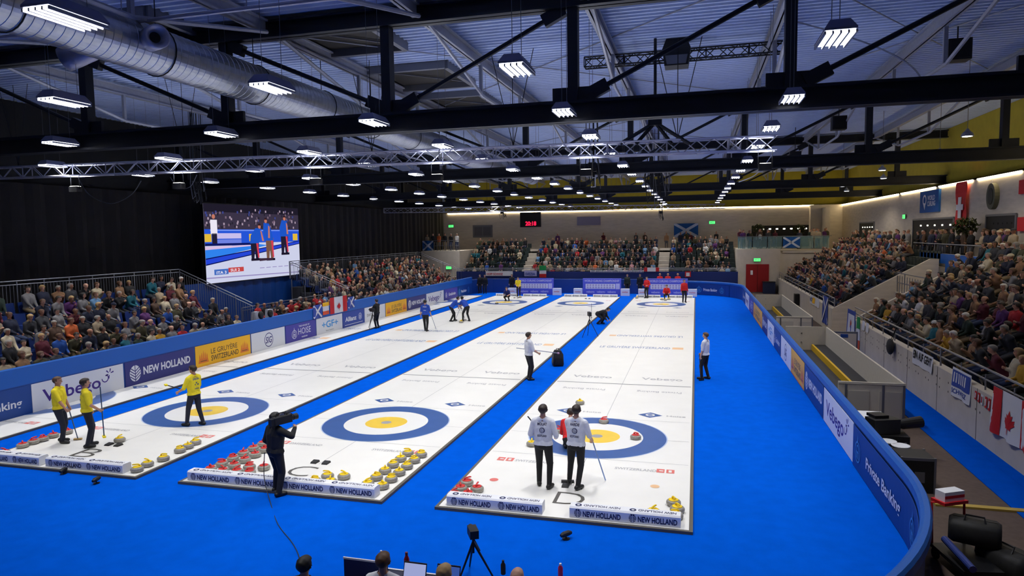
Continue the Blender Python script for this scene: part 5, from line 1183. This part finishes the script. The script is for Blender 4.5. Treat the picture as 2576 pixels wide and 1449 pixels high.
def pix(x, y, z):
    d = Vector((x, y, z))-CAM; t = d.dot(AXF); return (IW/2+FPX*d.dot(AXR)/t, IH/2-FPX*d.dot(AXU)/t, t) if t > .1 else (-9e9, 0, 0)
seen = []
for s in SPEC:
    px, py, t = pix(s[0], s[1], s[2]+1)
    if -25 < px < IW+25 and py < IH+60: seen.append((t, s))
seen.sort(key=lambda q: q[0])
N_IND = 262
rows_ = {}
for t, s in seen[:N_IND]: rows_.setdefault((s[5], s[6]), []).append((pix(s[0], s[1], s[2]+1)[0], id(s)))
PLACE = {}
for k_, L_ in rows_.items():
    for i, (px, d_) in enumerate(sorted(L_)): PLACE[d_] = ORD[min(i, 39)]
for t, s in seen[:N_IND]:
    x, y, z, rz, st, where, ri, si, j = s
    ms = rs.choice(FINES if st else FINE); jn = j or rs.choices(JN, JW)[0]; hn = rs.choices(HN, HWT)[0]; style = rs.choices(STY, (10, 4, 2, 1))[0]
    if style == 'cap': hm = JM[rs.choice(JN[:10])]; ht = 'a cap'
    else: hm = HAIRS[hn]; ht = {'short': hn+' hair', 'long': 'long '+hn+' hair', 'bald': 'balding'}[style]
    if st: lab = 'standing person in %s, %s, on the right concourse, %s from left' % (jn, ht, PLACE[id(s)])
    else: lab = 'person in %s, %s, %s row of %s, %s from left' % (jn, ht, ORD[ri], where, PLACE[id(s)])
    dress(ms, lab, 'person', x, y, z, rz, dict(skin=rs.choice(SKINS), top=JM[jn], bottom=rs.choice(PM), shoes=SHOE, hair=hm, shirt=False), 'spectators of the '+where, style, rs.uniform(.93, 1.03))
# everyone farther away: one crowd
COARSE = []
for p in POSES[:5]: COARSE.append(human_meshes(.05, 1, 'long', ('short',), **p))
COARSES = [human_meshes(.05, 1, 'long', ('short',), **p) for p in STANDP]
cm = []; 
def cmi(m):
    if m not in cm: cm.append(m)
    return cm.index(m)
VS, FS, MI, off = [], [], [], 0
for t, s in seen[N_IND:]:
    x, y, z, rz, st, where, ri, si, j = s
    ms = rs.choice(COARSES if st else COARSE); jn = j or rs.choices(JN, JW)[0]
    lab = ms['_lab']; hs = hair_sel(ms['_v'], lab, ms['_info'], 'short')
    key = np.full(len(lab), cmi(rs.choice(SKINS))); key[np.isin(lab, ['leg', 'hip', 'torso'])] = cmi(rs.choice(PM)); key[ms['_top']] = cmi(JM[jn]); key[lab == 'foot'] = cmi(SHOE); key[hs] = cmi(HAIRS[rs.choices(HN, HWT)[0]])
    c, sn = math.cos(rz), math.sin(rz); v = ms['_v']; k = rs.uniform(.93, 1.03)
    VS.append(np.stack([x+k*(v[:, 0]*c-v[:, 1]*sn), y+k*(v[:, 0]*sn+v[:, 1]*c), z+k*v[:, 2]], 1))
    F = np.array([q if len(q) == 4 else q+(q[-1],)*(4-len(q)) for q in ms['_f']]); FS.append(F+off); MI.append(key[F[:, 0]]); off += len(v)
V = np.concatenate(VS); F = np.concatenate(FS); MI = np.concatenate(MI)
me = bpy.data.meshes.new('crowd'); me.vertices.add(len(V)); me.vertices.foreach_set('co', V.ravel()); me.loops.add(F.size); me.loops.foreach_set('vertex_index', F.ravel().astype(np.int32))
me.polygons.add(len(F)); me.polygons.foreach_set('loop_start', np.arange(0, F.size, 4, dtype=np.int32)); me.polygons.foreach_set('loop_total', np.full(len(F), 4, dtype=np.int32))
for m in cm: me.materials.append(m)
me.polygons.foreach_set('material_index', MI.astype(np.int32)); me.polygons.foreach_set('use_smooth', np.ones(len(F), bool)); me.update(calc_edges=True); me.validate()
tag(link('crowd', me), 'distant spectators filling the far stands, the balcony and the concourse', 'crowd', None, 'stuff')
# ------------------------------------------------------------------ seats
mb = MB().prism([(-.2, .4), (.2, .4), (.2, .44), (-.2, .44)], lambda a, c, w: (w-.22, a, c), .44, SEATB); mb.box((-.03, -.1, 0), (.03, .1, .4), BLACKM); sm = proto(mb, 'seat_shell')
mb = MB().prism([(-.22, .42), (-.18, .42), (-.25, .84), (-.29, .84)], lambda a, c, w: (w-.22, a, c), .44, SEATB); bm_ = proto(mb, 'backrest')
SEATPOS = []
for ri, (c, z) in enumerate(LROWS):
    s0 = 0
    for si in range(int(16.2/.6)):
        a = -6+(si+.5)*.6+(.3 if ri % 2 else 0)*.4; px, py, t = pix(c-.03, a, z+.6)
        if px < -15: s0 = si+1; continue
        o = link('stadium_seat', sm); o.location = (c-.03, a, z); o.rotation_euler.z = R(-90); tag(o, 'blue plastic seat in the %s row of the left stand, %s from left' % (ORD[ri], ORD[si-s0]), 'seat', 'blue seats of the near left stand'); link('backrest', bm_, o)
def seat_rows(rows, d, a0, a1, axis, mat, label):
    mb = MB()
    for c, z in sh(rows, d):
        a = a0
        while a < a1-.2:
            if axis == 'x':
                s = 1 if rows[-1][0] > rows[0][0] else -1
                mb.box((c-.2, a+.04, z+.34), (c+.2, a+.48, z+.42)).box((c-.03, a+.2, z), (c+.03, a+.3, z+.35)).box((min(c+s*.21, c+s*.25), a+.04, z+.4), (max(c+s*.21, c+s*.25), a+.48, z+.8))
            else: mb.box((a+.04, c-.2, z+.34), (a+.46, c+.2, z+.42)).box((a+.2, c-.03, z), (a+.3, c+.03, z+.35)).box((a+.04, c+.21, z+.4), (a+.46, c+.25, z+.8))
            a += .56 if axis == 'x' else .5
    o = mb.build('seat_rows', None, mat); tag(o, label, 'seats', None, 'stuff')
seat_rows(LROWS, -.03, 20.6, 40.8, 'x', SEATB, 'rows of blue seats under the spectators of the far left stand')
seat_rows(RROWS, .04, -3, 16.3, 'x', SEATG, 'rows of dark seats under the spectators of the near right stand'); seat_rows(RROWS, .04, 22, 46.2, 'x', SEATG, 'rows of dark seats under the spectators of the far right stand')
mbF = None
for k_, (a, b) in enumerate(FX): seat_rows(FROWS, .05, a, b, 'y', SEATG, 'rows of dark seats in the %s block of the far end stand' % ('left', 'middle', 'right')[k_])
# ------------------------------------------------------------------ player benches between the right barrier and the right stand
BWALL = M('bench_white_wall', (206, 198, 184), .6, noise=.03); BFL = M('bench_black_floor', (52, 50, 50), .8, noise=.1); BYEL = M('bench_yellow_edge', (216, 170, 16), .6)
for i, (y0, y1, lab) in enumerate(((2.75, 14.4, 'near white-walled player bench box with a yellow step edge'), (18.1, 30.4, 'far white-walled player bench box with a yellow step edge'))):
    o = thing('bench_box', lab, 'player bench', (0, 0, 0), 0, 'white player bench boxes'); x0, x1 = 6.45, 8.15
    MB().box((x0, y1-.06, -.08), (x1, y1, 1.2), BWALL).box((x1-.06, y0, -.08), (x1, y1, 1.2), BWALL).box((x0, y0, -.08), (x1, y0+.06, 1.16), BWALL).build('wall_panel', o)
    MB().box((x0, y0+.06, .0), (7.52, y1-.06, .16), BFL).build('floor_mat', o); MB().box((7.6, y0+.06, .0), (x1-.06, y1-.06, .4), BFL).build('seat_bench', o); MB().box((7.52, y0+.06, .0), (7.6, y1-.06, .415), BYEL).build('step_edge', o)
    mb = MB().box((x0, y0-.02, 1.14), (x1, y0+.04, 1.2), BWALL)
    for x in (x0+.2, (x0+x1)/2+.3, x1-.03): mb.box((x-.03, y0-.02, -.08), (x+.03, y0+.04, 1.14), GREYM)
    for x in (x0+.5, x0+1.3): mb.box((x-.25, y0-.016, .0), (x+.3, y0+.03, .95), M('bench_pale_panel', (186, 180, 170), .6))
    mb.build('end_frame', o); mb = MB()
    for z in (.5, .9): mb.lathe([(.025, 0), (.025, .02)], BLACK, 10, (7.1, y1-.09, z))
    mb.build('bolt', o)
o = MB().box((8.3, 14.4, -.08), (9.4, 14.5, 1.0), GREYM).box((8.36, 14.38, 0), (9.34, 14.4, .92), CONCL).box((8.7, 14.36, .75), (9.0, 14.38, .9), DEEP).build('gate'); tag(o, 'grey framed gate between the bench boxes and the right stand', 'gate')
# white table and television gear behind the near right barrier
t = thing('work_table', 'white-topped table behind the near right barrier', 'table', (6.86, .95, -.08)); MB().box((-.38, -.6, .72), (.4, .6, .76), WHITE).build('table_top', t)
for x in (-.3, .32):
    for y in (-.52, .52): MB().tube([(x, y, 0), (x, y, .72)], .02, BLACKM, 6).build('leg', t)
o = thing('television_camera', 'black broadcast camera with long lens laid beside the white table', 'camera', (6.95, .0, .56), R(-70)); MB().box((-.2, -.35, 0), (.2, .3, .35), BLACK).build('camera_body', o); MB().tube([(0, .3, .18), (0, .5, .18), (0, .95, .22)], [.09, .12, .14], BLACK, 14).build('lens', o); MB().box((-.3, -.25, .35), (.05, .1, .42), BLACKM).build('viewfinder', o)
tag(MB().box((6.5, -.3, -.08), (7.45, .3, .55), BLACK).build('flight_case'), 'large black equipment case under the broadcast camera behind the right barrier', 'case')
for i, (x, y, s, h, lab) in enumerate(((7.0, -.75, .36, .5, 'black equipment case with white bowls on it behind the right barrier'), (7.05, -1.95, .32, .75, 'black flight case with silver corners behind the right barrier'))):
    o = thing('flight_case', lab, 'case', (x, y, -.08), .05); MB().box((-s, -s, 0), (s, s, h), BLACK).build('case_body', o); mb = MB()
    for a in (-s, s):
        for b in (-s, s): mb.box((a-.02, b-.02, 0), (a+.02, b+.02, h+.01), GREYM)
    mb.box((-s, -s-.01, h-.06), (s, -s, h), GREYM).box((-s*.2, -s-.015, h*.3), (s*.4, -s, h*.6), GREYM); mb.build('metal_edge', o)
for i, (x, y) in enumerate(((6.9, -.58), (7.1, -.88))):
    o = MB().lathe([(.06, 0), (.17, .05), (.2, .09), (.18, .085), (.02, .03)], WHITE, 18).build('bowl', None, None, True); o.location = (x, y, .43); tag(o, 'white bowl on the black equipment case, %s one' % ('farther', 'nearer')[i], 'bowl')
# trolley heaped with bags
tr = thing('equipment_trolley', 'red-framed trolley at the lower right loaded with bags', 'trolley', (6.78, -5.75, -.08), R(10))
MB().box((-.3, -.5, .18), (.3, .5, .24), BLACKM).build('deck', tr); MB().tube([(-.27, .5, .2), (-.27, .55, .92), (.25, .55, .92), (.25, .5, .2)], .022, RED, 8).build('push_frame', tr)
for x in (-.25, .25):
    for y in (-.42, .42): MB().lathe([(.09, 0), (.09, .05)], BLACK, 14).build('wheel', tr); 
wl = [c for c in tr.children if c.name.startswith('wheel')]
for c, (x, y) in zip(wl, ((-.25, -.42), (-.25, .42), (.25, -.42), (.25, .42))): c.location = (x-.025, y, .09); c.rotation_euler = (0, R(90), 0)
def bag(label, loc, size, rz, mat, name='duffel_bag'):
    o = thing(name, label, 'bag', loc, rz); sx, sy, sz = size; mb = MB(); n = 16
    prof = [(.05, -sy), (.8, -sy), (1, -sy*.8), (1.03, 0), (1, sy*.8), (.8, sy), (.05, sy)]
    v = [(sx*r*(abs(math.cos(6.2832*k/n))**.6)*math.copysign(1, math.cos(6.2832*k/n)), y, sz+sz*r*(abs(math.sin(6.2832*k/n))**.6)*math.copysign(1, math.sin(6.2832*k/n))) for r, y in prof for k in range(n)]
    mb.add(v, [(i*n+k, i*n+(k+1) % n, (i+1)*n+(k+1) % n, (i+1)*n+k) for i in range(len(prof)-1) for k in range(n)], mat); mb.build('bag_body', o, None, True)
    MB().tube([(-sx*.5, -sy*.4, sz*1.95), (-sx*.2, -sy*.35, sz*2.35), (-sx*.2, sy*.35, sz*2.35), (-sx*.5, sy*.4, sz*1.95)], .015, BLACKM, 6).build('strap', o); MB().box((-sx*.05, -sy*.85, sz*2.0), (sx*.05, sy*.85, sz*2.03), BLACKM).build('zip', o); return o
BAGM = M('black_nylon', (34, 34, 34), .7, noise=.2, scale=14, bump=.3)
bag('large black duffel bag, upper one on the trolley', (6.98, -5.5, .3), (.24, .36, .2), R(70), BAGM); bag('large black duffel bag, lower one beside the trolley at the lower right', (7.38, -5.72, -.08), (.27, .4, .22), R(30), BAGM)
o = MB().box((-.2, -.1, 0), (.2, .1, .16), WHITE).box((-.2, -.1, .05), (.2, -.102, .1), RED).build('storage_box'); o.location = (6.7, -5.2, .9); o.rotation_euler.z = .5; tag(o, 'white box with red stripe on top of the trolley', 'box')
MB().box((-.24, -.14, -.05), (.24, .14, 0), RED).build('tray', o)
o = tag(MB().tube([(6.55, -5.5, .32), (6.62, -6.5, .3)], .055, M('blue_roll', (36, 56, 130), .6), 12).build('rolled_banner'), 'dark blue rolled fabric leaning on the trolley', 'roll')
mb = MB()
for i in range(7): mb.tube([(6.75+(.2+.015*i)*math.cos(R(a))+.05*math.sin(i), -6.7+(.18+.012*i)*math.sin(R(a)), -.05+.022*i) for a in range(0, 361, 20)], .018, M('orange_cable', (190, 90, 40), .6), 6, False)
tag(mb.build('cable_coil'), 'coil of orange cable on the floor at the lower right corner', 'cable')
tag(MB().box((7.2, -2.95, -.08), (10.2, -2.8, -.04), M('yellow_bar', (190, 160, 70), .6)).build('cable_ramp'), 'long thin yellow bar lying across the dark floor at the right', 'bar')
o = MB().box((6.3, -7.2, -.08), (6.55, -6.75, .2), M('cream_case', (176, 168, 140), .6)).build('storage_box'); tag(o, 'cream box on the floor behind the rounded near right barrier corner', 'box')
# ------------------------------------------------------------------ flags and banners along the right front wall
def hanging(name, label, y0, y1, z0, z1, draw, col, cat, wave=.03, x=9.6, n=12, slant=0):
    o = thing(name, label, cat); mb = MB(); v = []
    def fn(u, vv, w): return Vector((x+.013-wave*(1.1+math.sin(u*7+vv*2))*max(0, 1-vv/(z1-z0))-w, y0-u, z0+vv-slant*u))
    m = 5; W_, H_ = y0-y1, z1-z0
    for i in range(n+1):
        for j in range(m+1): v.append(fn(W_*i/n, H_*j/m, 0))
    mb.add(v, [(i*(m+1)+j, (i+1)*(m+1)+j, (i+1)*(m+1)+j+1, i*(m+1)+j+1) for i in range(n) for j in range(m)], col); mb.build('cloth', o, None, True)
    mb = MB(); draw(mb, lambda u, vv, w: fn(u, vv, w+.008), W_, H_)
    if mb.f: mb.build('print', o)
    return o
FW = M('flag_white', (222, 222, 228), .8); FB = M('flag_blue', (48, 74, 160), .8); FG = M('flag_green', (20, 140, 70), .8); FR = M('flag_red_cloth', (190, 24, 34), .8); FO = M('flag_orange_red', (206, 76, 40), .8)
def strip(mb, fn, u0, v0, u1, v1, m, w=0, k=8):
    for i in range(k): quad(mb, fn, u0+(u1-u0)*i/k, v0, u0+(u1-u0)*(i+1)/k, v1, m, w)
def canada(mb, fn, W, H):
    strip(mb, fn, 0, 0, W*.25, H, FR); strip(mb, fn, W*.75, 0, W, H, FR)
    L = [(0, .9), (.1, .66), (.24, .72), (.2, .5), (.42, .56), (.38, .4), (.46, .36), (.22, .2), (.26, .1), (.03, .14), (.03, -.1)]; L = L+[(-a, b) for a, b in L[::-1]]; k = H*.52
    n = len(L); c = (W/2, H*.2)
    mb.add([fn(c[0]+a*k, c[1]+b*k, .004) for a, b in L]+[fn(c[0], c[1]+.35*k, .004)], [(i, (i+1) % n, n) for i in range(n)], FR)
hanging('flag', 'large red and white maple leaf flag on the near right railing', 1.0, -1.0, .5, 1.6, canada, FW, 'flag', .05)
hanging('flag', 'blue and white spectator flag on the near right front wall', 3.75, 2.4, .75, 1.55, lambda mb, fn, W, H: (strip(mb, fn, .05, H*.35, W-.05, H-.06, FB), [quad(mb, fn, .15+.16*i, H*.5, .23+.16*i, H*.85, FW, .004) for i in range(6)], put_text(mb, 'SCHWEIZ', fn, .1, .1, .18, FB, W-.3)), FW, 'flag')
hanging('banner', 'white hand-lettered paper banner on the near right front wall', 7.4, 5.4, .98, 1.5, lambda mb, fn, W, H: (put_text(mb, 'EIN AUF GEHT', fn, .1, .2, .36, BLACK, W-.2, .03), None), FW, 'banner', .02)
for i, (y, m) in enumerate(((2.15, FR), (1.95, FR), (1.75, FW), (1.5, FR), (1.3, FR))):
    hanging('pennant', 'small red and white pennant beside the maple leaf flag, %s from the left' % ORD[i], y, y-.15, 1.0-.02*i, 1.22, lambda mb, fn, W, H: quad(mb, fn, W*.3, H*.2, W*.7, H*.8, FW if m is FR else FR), m, 'pennant', .01, n=2)
hanging('flag', 'white and blue crest flag hanging at the stair gap of the right stand', 17.6, 15.9, .15, 1.7, lambda mb, fn, W, H: (strip(mb, fn, .2, .25, W-.2, H-.2, FW), crown(mb, fn, W/2, H*.55, .28, FO, FB)), FB, 'flag')
hanging('flag', 'green white and red vertical flag beside the crest flag', 15.6, 15.0, -.0, 1.55, lambda mb, fn, W, H: (strip(mb, fn, 0, H*.66, W, H, FG, 0, 3), strip(mb, fn, 0, 0, W, H*.33, FO, 0, 3)), FW, 'flag', .03)
for i, y in enumerate((14.6, 13.9)): hanging('paper_sheet', 'small white paper sheet on the right front wall, %s of two' % ('farther', 'nearer')[i], y, y-.45, 1.1, 1.5, lambda mb, fn, W, H: None, FW, 'paper', .02, n=3)
hanging('flag', 'blue flag with white cross lines on the far right front wall', 24.2, 22.6, .2, 1.75, lambda mb, fn, W, H: (poly(mb, fn, [(0, H-.15), (.15, H), (W, .15), (W-.15, 0)], FW), poly(mb, fn, [(0, .15), (.15, 0), (W, H-.15), (W-.15, H)], FW, .002)), FB, 'flag')
hanging('banner', 'pale spectator banner on the far right front wall', 28.6, 25.4, .85, 1.4, lambda mb, fn, W, H: (strip(mb, fn, W*.3, .1, W*.6, H-.1, YELL), put_text(mb, 'HOPP', fn, .1, .15, .35, FB, .9)), FW, 'banner')
o = thing('spotlight', 'dark speaker box on a bracket on the far right front wall', 'speaker', (9.45, 33.5, .6)); MB().box((-.15, -.3, -.4), (.15, .3, .4), BLACK).build('cabinet', o); MB().box((.0, -.05, -.05), (.2, .05, .05), BLACKM).build('bracket', o)
o = thing('backpack', 'black bag hung on the near right railing', 'bag', (9.47, 9.6, 1.0)); MB().ball((0, 0, .15), (.12, .28, .3), BAGM, 12, 8).build('bag_body', o, None, True); MB().tube([(.05, -.1, .4), (.18, 0, .86), (.05, .1, .4)], .015, BLACKM, 6).build('strap', o)
# flags on the left low platform, seen from the ice
def lflag(label, y0, y1, z0, z1, draw, col):
    o = thing('flag', label, 'flag', (-17.84, y0, z0)); W_, H_ = y1-y0, z1-z0; fn = lambda u, v, w: (w+.02*math.sin(u*8), u, v); mb = MB(); v = []
    for i in range(9): v += [fn(W_*i/8, 0, 0), fn(W_*i/8, H_, 0)]
    mb.add(v, [(2*i, 2*i+2, 2*i+3, 2*i+1) for i in range(8)], col); mb.build('cloth', o); mb = MB(); draw(mb, lambda u, v, w: fn(u, v, w+.008), W_, H_); mb.build('print', o)
X_ = lambda mb, fn, W, H: [poly(mb, fn, [(0, .1*H), (.1*W, 0), (W, .9*H), (.9*W, H)], FW), poly(mb, fn, [(0, .9*H), (.1*W, H), (W, .1*H), (.9*W, 0)], FW, .002)]
lflag('small blue cross-lined flag on the left barrier left of the maple leaf flag', 15.1, 16.0, .95, 1.7, X_, FB); lflag('maple leaf flag on the left barrier below the red spectators', 16.9, 18.9, 1.0, 1.95, canada, FW); lflag('small blue cross-lined flag on the left barrier right of the maple leaf flag', 19.0, 19.8, 1.1, 1.8, X_, FB)
lflag('pale striped flag on the left barrier', 16.1, 16.8, 1.05, 1.75, lambda mb, fn, W, H: (strip(mb, fn, 0, 0, W, H*.3, FO), strip(mb, fn, 0, H*.7, W, H, YELL)), FW)
# flags and banners on the far front wall
def fflag(label, px0, px1, py0, py1, draw, col, y=45.95, name='flag'):
    a, b = at(px0, py1, y, 1), at(px1, py0, y, 1); o = thing(name, label, name, (a.x, y, a.z)); W_, H_ = b.x-a.x, b.z-a.z; fn = lambda u, v, w: (u, -w+.02*math.sin(u*6), v); mb = MB(); v = []
    for i in range(9): v += [fn(W_*i/8, 0, 0), fn(W_*i/8, H_, 0)]
    mb.add(v, [(2*i, 2*i+2, 2*i+3, 2*i+1) for i in range(8)], col); mb.build('cloth', o); mb = MB(); draw(mb, lambda u, v, w: fn(u, v, w+.012), W_, H_)
    if mb.f: mb.build('print', o)
fflag('green white and red flag held above the far scoreboard of sheet B', 1357, 1374, 668, 698, lambda mb, fn, W, H: (strip(mb, fn, 0, H*.6, W, H, FG, 0, 2), strip(mb, fn, 0, 0, W, H*.3, FR, 0, 2)), FW)
fflag('pale banner with red lettering on the far front wall at the left', 1222, 1290, 682, 694, lambda mb, fn, W, H: put_text(mb, 'HOPP SCHWIIZ', fn, .1, .08, .3, FR, W*.6), FW, name='banner')
fflag('pale lilac banner on the far front wall left of the green flag', 1319, 1350, 681, 695, lambda mb, fn, W, H: put_text(mb, 'SVEZIA', fn, .1, .1, .35, FB, W*.8), M('lilac_flag', (170, 170, 214), .8), name='banner')
fflag('red and white maple leaf flag on the far front wall right of the middle', 1620, 1658, 673, 683, lambda mb, fn, W, H: (quad(mb, fn, 0, 0, W*.22, H, FR), quad(mb, fn, W*.78, 0, W, H, FR)), FW)
fflag('small red flag with white square above the red coaches', 1723, 1738, 683, 697, lambda mb, fn, W, H: (quad(mb, fn, W*.2, H*.15, W*.8, H*.8, FW), disc(mb, fn, W*.5, H*.45, 0, .09, FR, 8)), FR)
o = thing('garland', 'string of small white pennants along the far front wall', 'garland'); mb = MB(); a, b = at(1485, 684, 45.93, 1), at(1620, 684, 45.93, 1)
for i in range(40): c = a.lerp(b, i/40); poly(mb, lambda u, v, w: (c.x+u, 45.93, c.z+v), [(0, .1), (.07, .1), (.035, -.1)], FW)
mb.build('pennant_cloth', o); MB().tube([a+Vector((0, 0, .1)), b+Vector((0, 0, .1))], .01, WHITE, 4).build('string', o)
# ------------------------------------------------------------------ near table
t = thing('commentary_table', 'long dark table with a navy privacy panel at the bottom of the view', 'table', (0, 0, -.06)); MB().box((-2.2, -10.0, .7), (1.2, -9.27, .74), M('dark_table_top', (30, 36, 66), .5)).box((-2.2, -9.27, .66), (1.2, -9.24, .75), WHITE).build('table_top', t); MB().box((-2.16, -9.7, .75), (-1.5, -9.68, 1.05), M('panel_navy', (22, 34, 84), .6)).box((-2.17, -9.7, 1.05), (-1.49, -9.68, 1.075), WHITE).build('privacy_panel', t)
for x in (-2.1, 1.1): MB().box((x-.03, -9.9, 0), (x+.03, -9.84, .7), BLACKM).build('leg', t)
for i, (x, y, lab) in enumerate(((-1.2, -9.62, 'open laptop with bright screen left of the red bottle'), (-.72, -9.58, 'open laptop with dark screen between the red bottle and the papers'))):
    o = thing('laptop', lab, 'laptop', (x, y, .68)); MB().box((-.17, -.12, 0), (.17, .12, .018), BLACKM).build('keyboard_base', o); MB().hexa([(-.17, .12, .018), (.17, .12, .018), (.17, .135, .018), (-.17, .135, .018), (-.17, .19, .24), (.17, .19, .24), (.17, .2, .24), (-.17, .2, .24)], BLACK).build('lid', o)
    MB().add([(-.16, .119, .03), (.16, .119, .03), (.16, .187, .23), (-.16, .187, .23)], [(0, 1, 2, 3)], E('laptop%d' % i, ((170, 180, 230), (60, 90, 170))[i], .8)).build('screen', o)
def bottle(label, x, y, z, h, mat, cap, r=.035):
    o = thing('drink_bottle', label, 'bottle', (x, y, z)); MB().lathe([(r*.9, 0), (r, .01), (r, h*.7), (r*.5, h*.85), (r*.45, h*.9)], mat, 16).build('bottle_body', o, None, True); MB().lathe([(r*.5, h*.88), (r*.5, h), (r*.2, h*1.01)], cap, 12).build('cap', o)
b1 = at(1040, 1425, .68); bottle('tall dark red bottle standing on the near table', b1.x, min(b1.y, -9.33), .68, .32, M('dark_red_bottle', (150, 10, 40), .3), M('dark_red_cap', (110, 10, 30), .4), .04)
b1 = at(975, 1420, .68); bottle('clear pale blue bottle behind the brown-haired person at the near table', b1.x, min(b1.y, -9.33), .68, .3, M('pale_blue_bottle', (120, 190, 220), .2), WHITE, .03)
b1 = at(1266, 1444, .68); bottle('small black bottle on the near table left of the bald person', b1.x, b1.y, .68, .2, BLACK, BLACKM, .035)
b1 = at(1410, 1452, .68); bottle('pink bottle at the bottom edge right of the bald person', b1.x, b1.y, .68, .2, M('pink_bottle', (226, 40, 100), .3), WHITE, .035)
o = MB().box((-.2, -.12, 0), (.2, .12, .03), M('paper_beige', (216, 190, 140), .7)).build('paper_stack'); o.location = (-.32, -9.5, .68); tag(o, 'beige papers on the near table right of the dark laptop', 'papers')
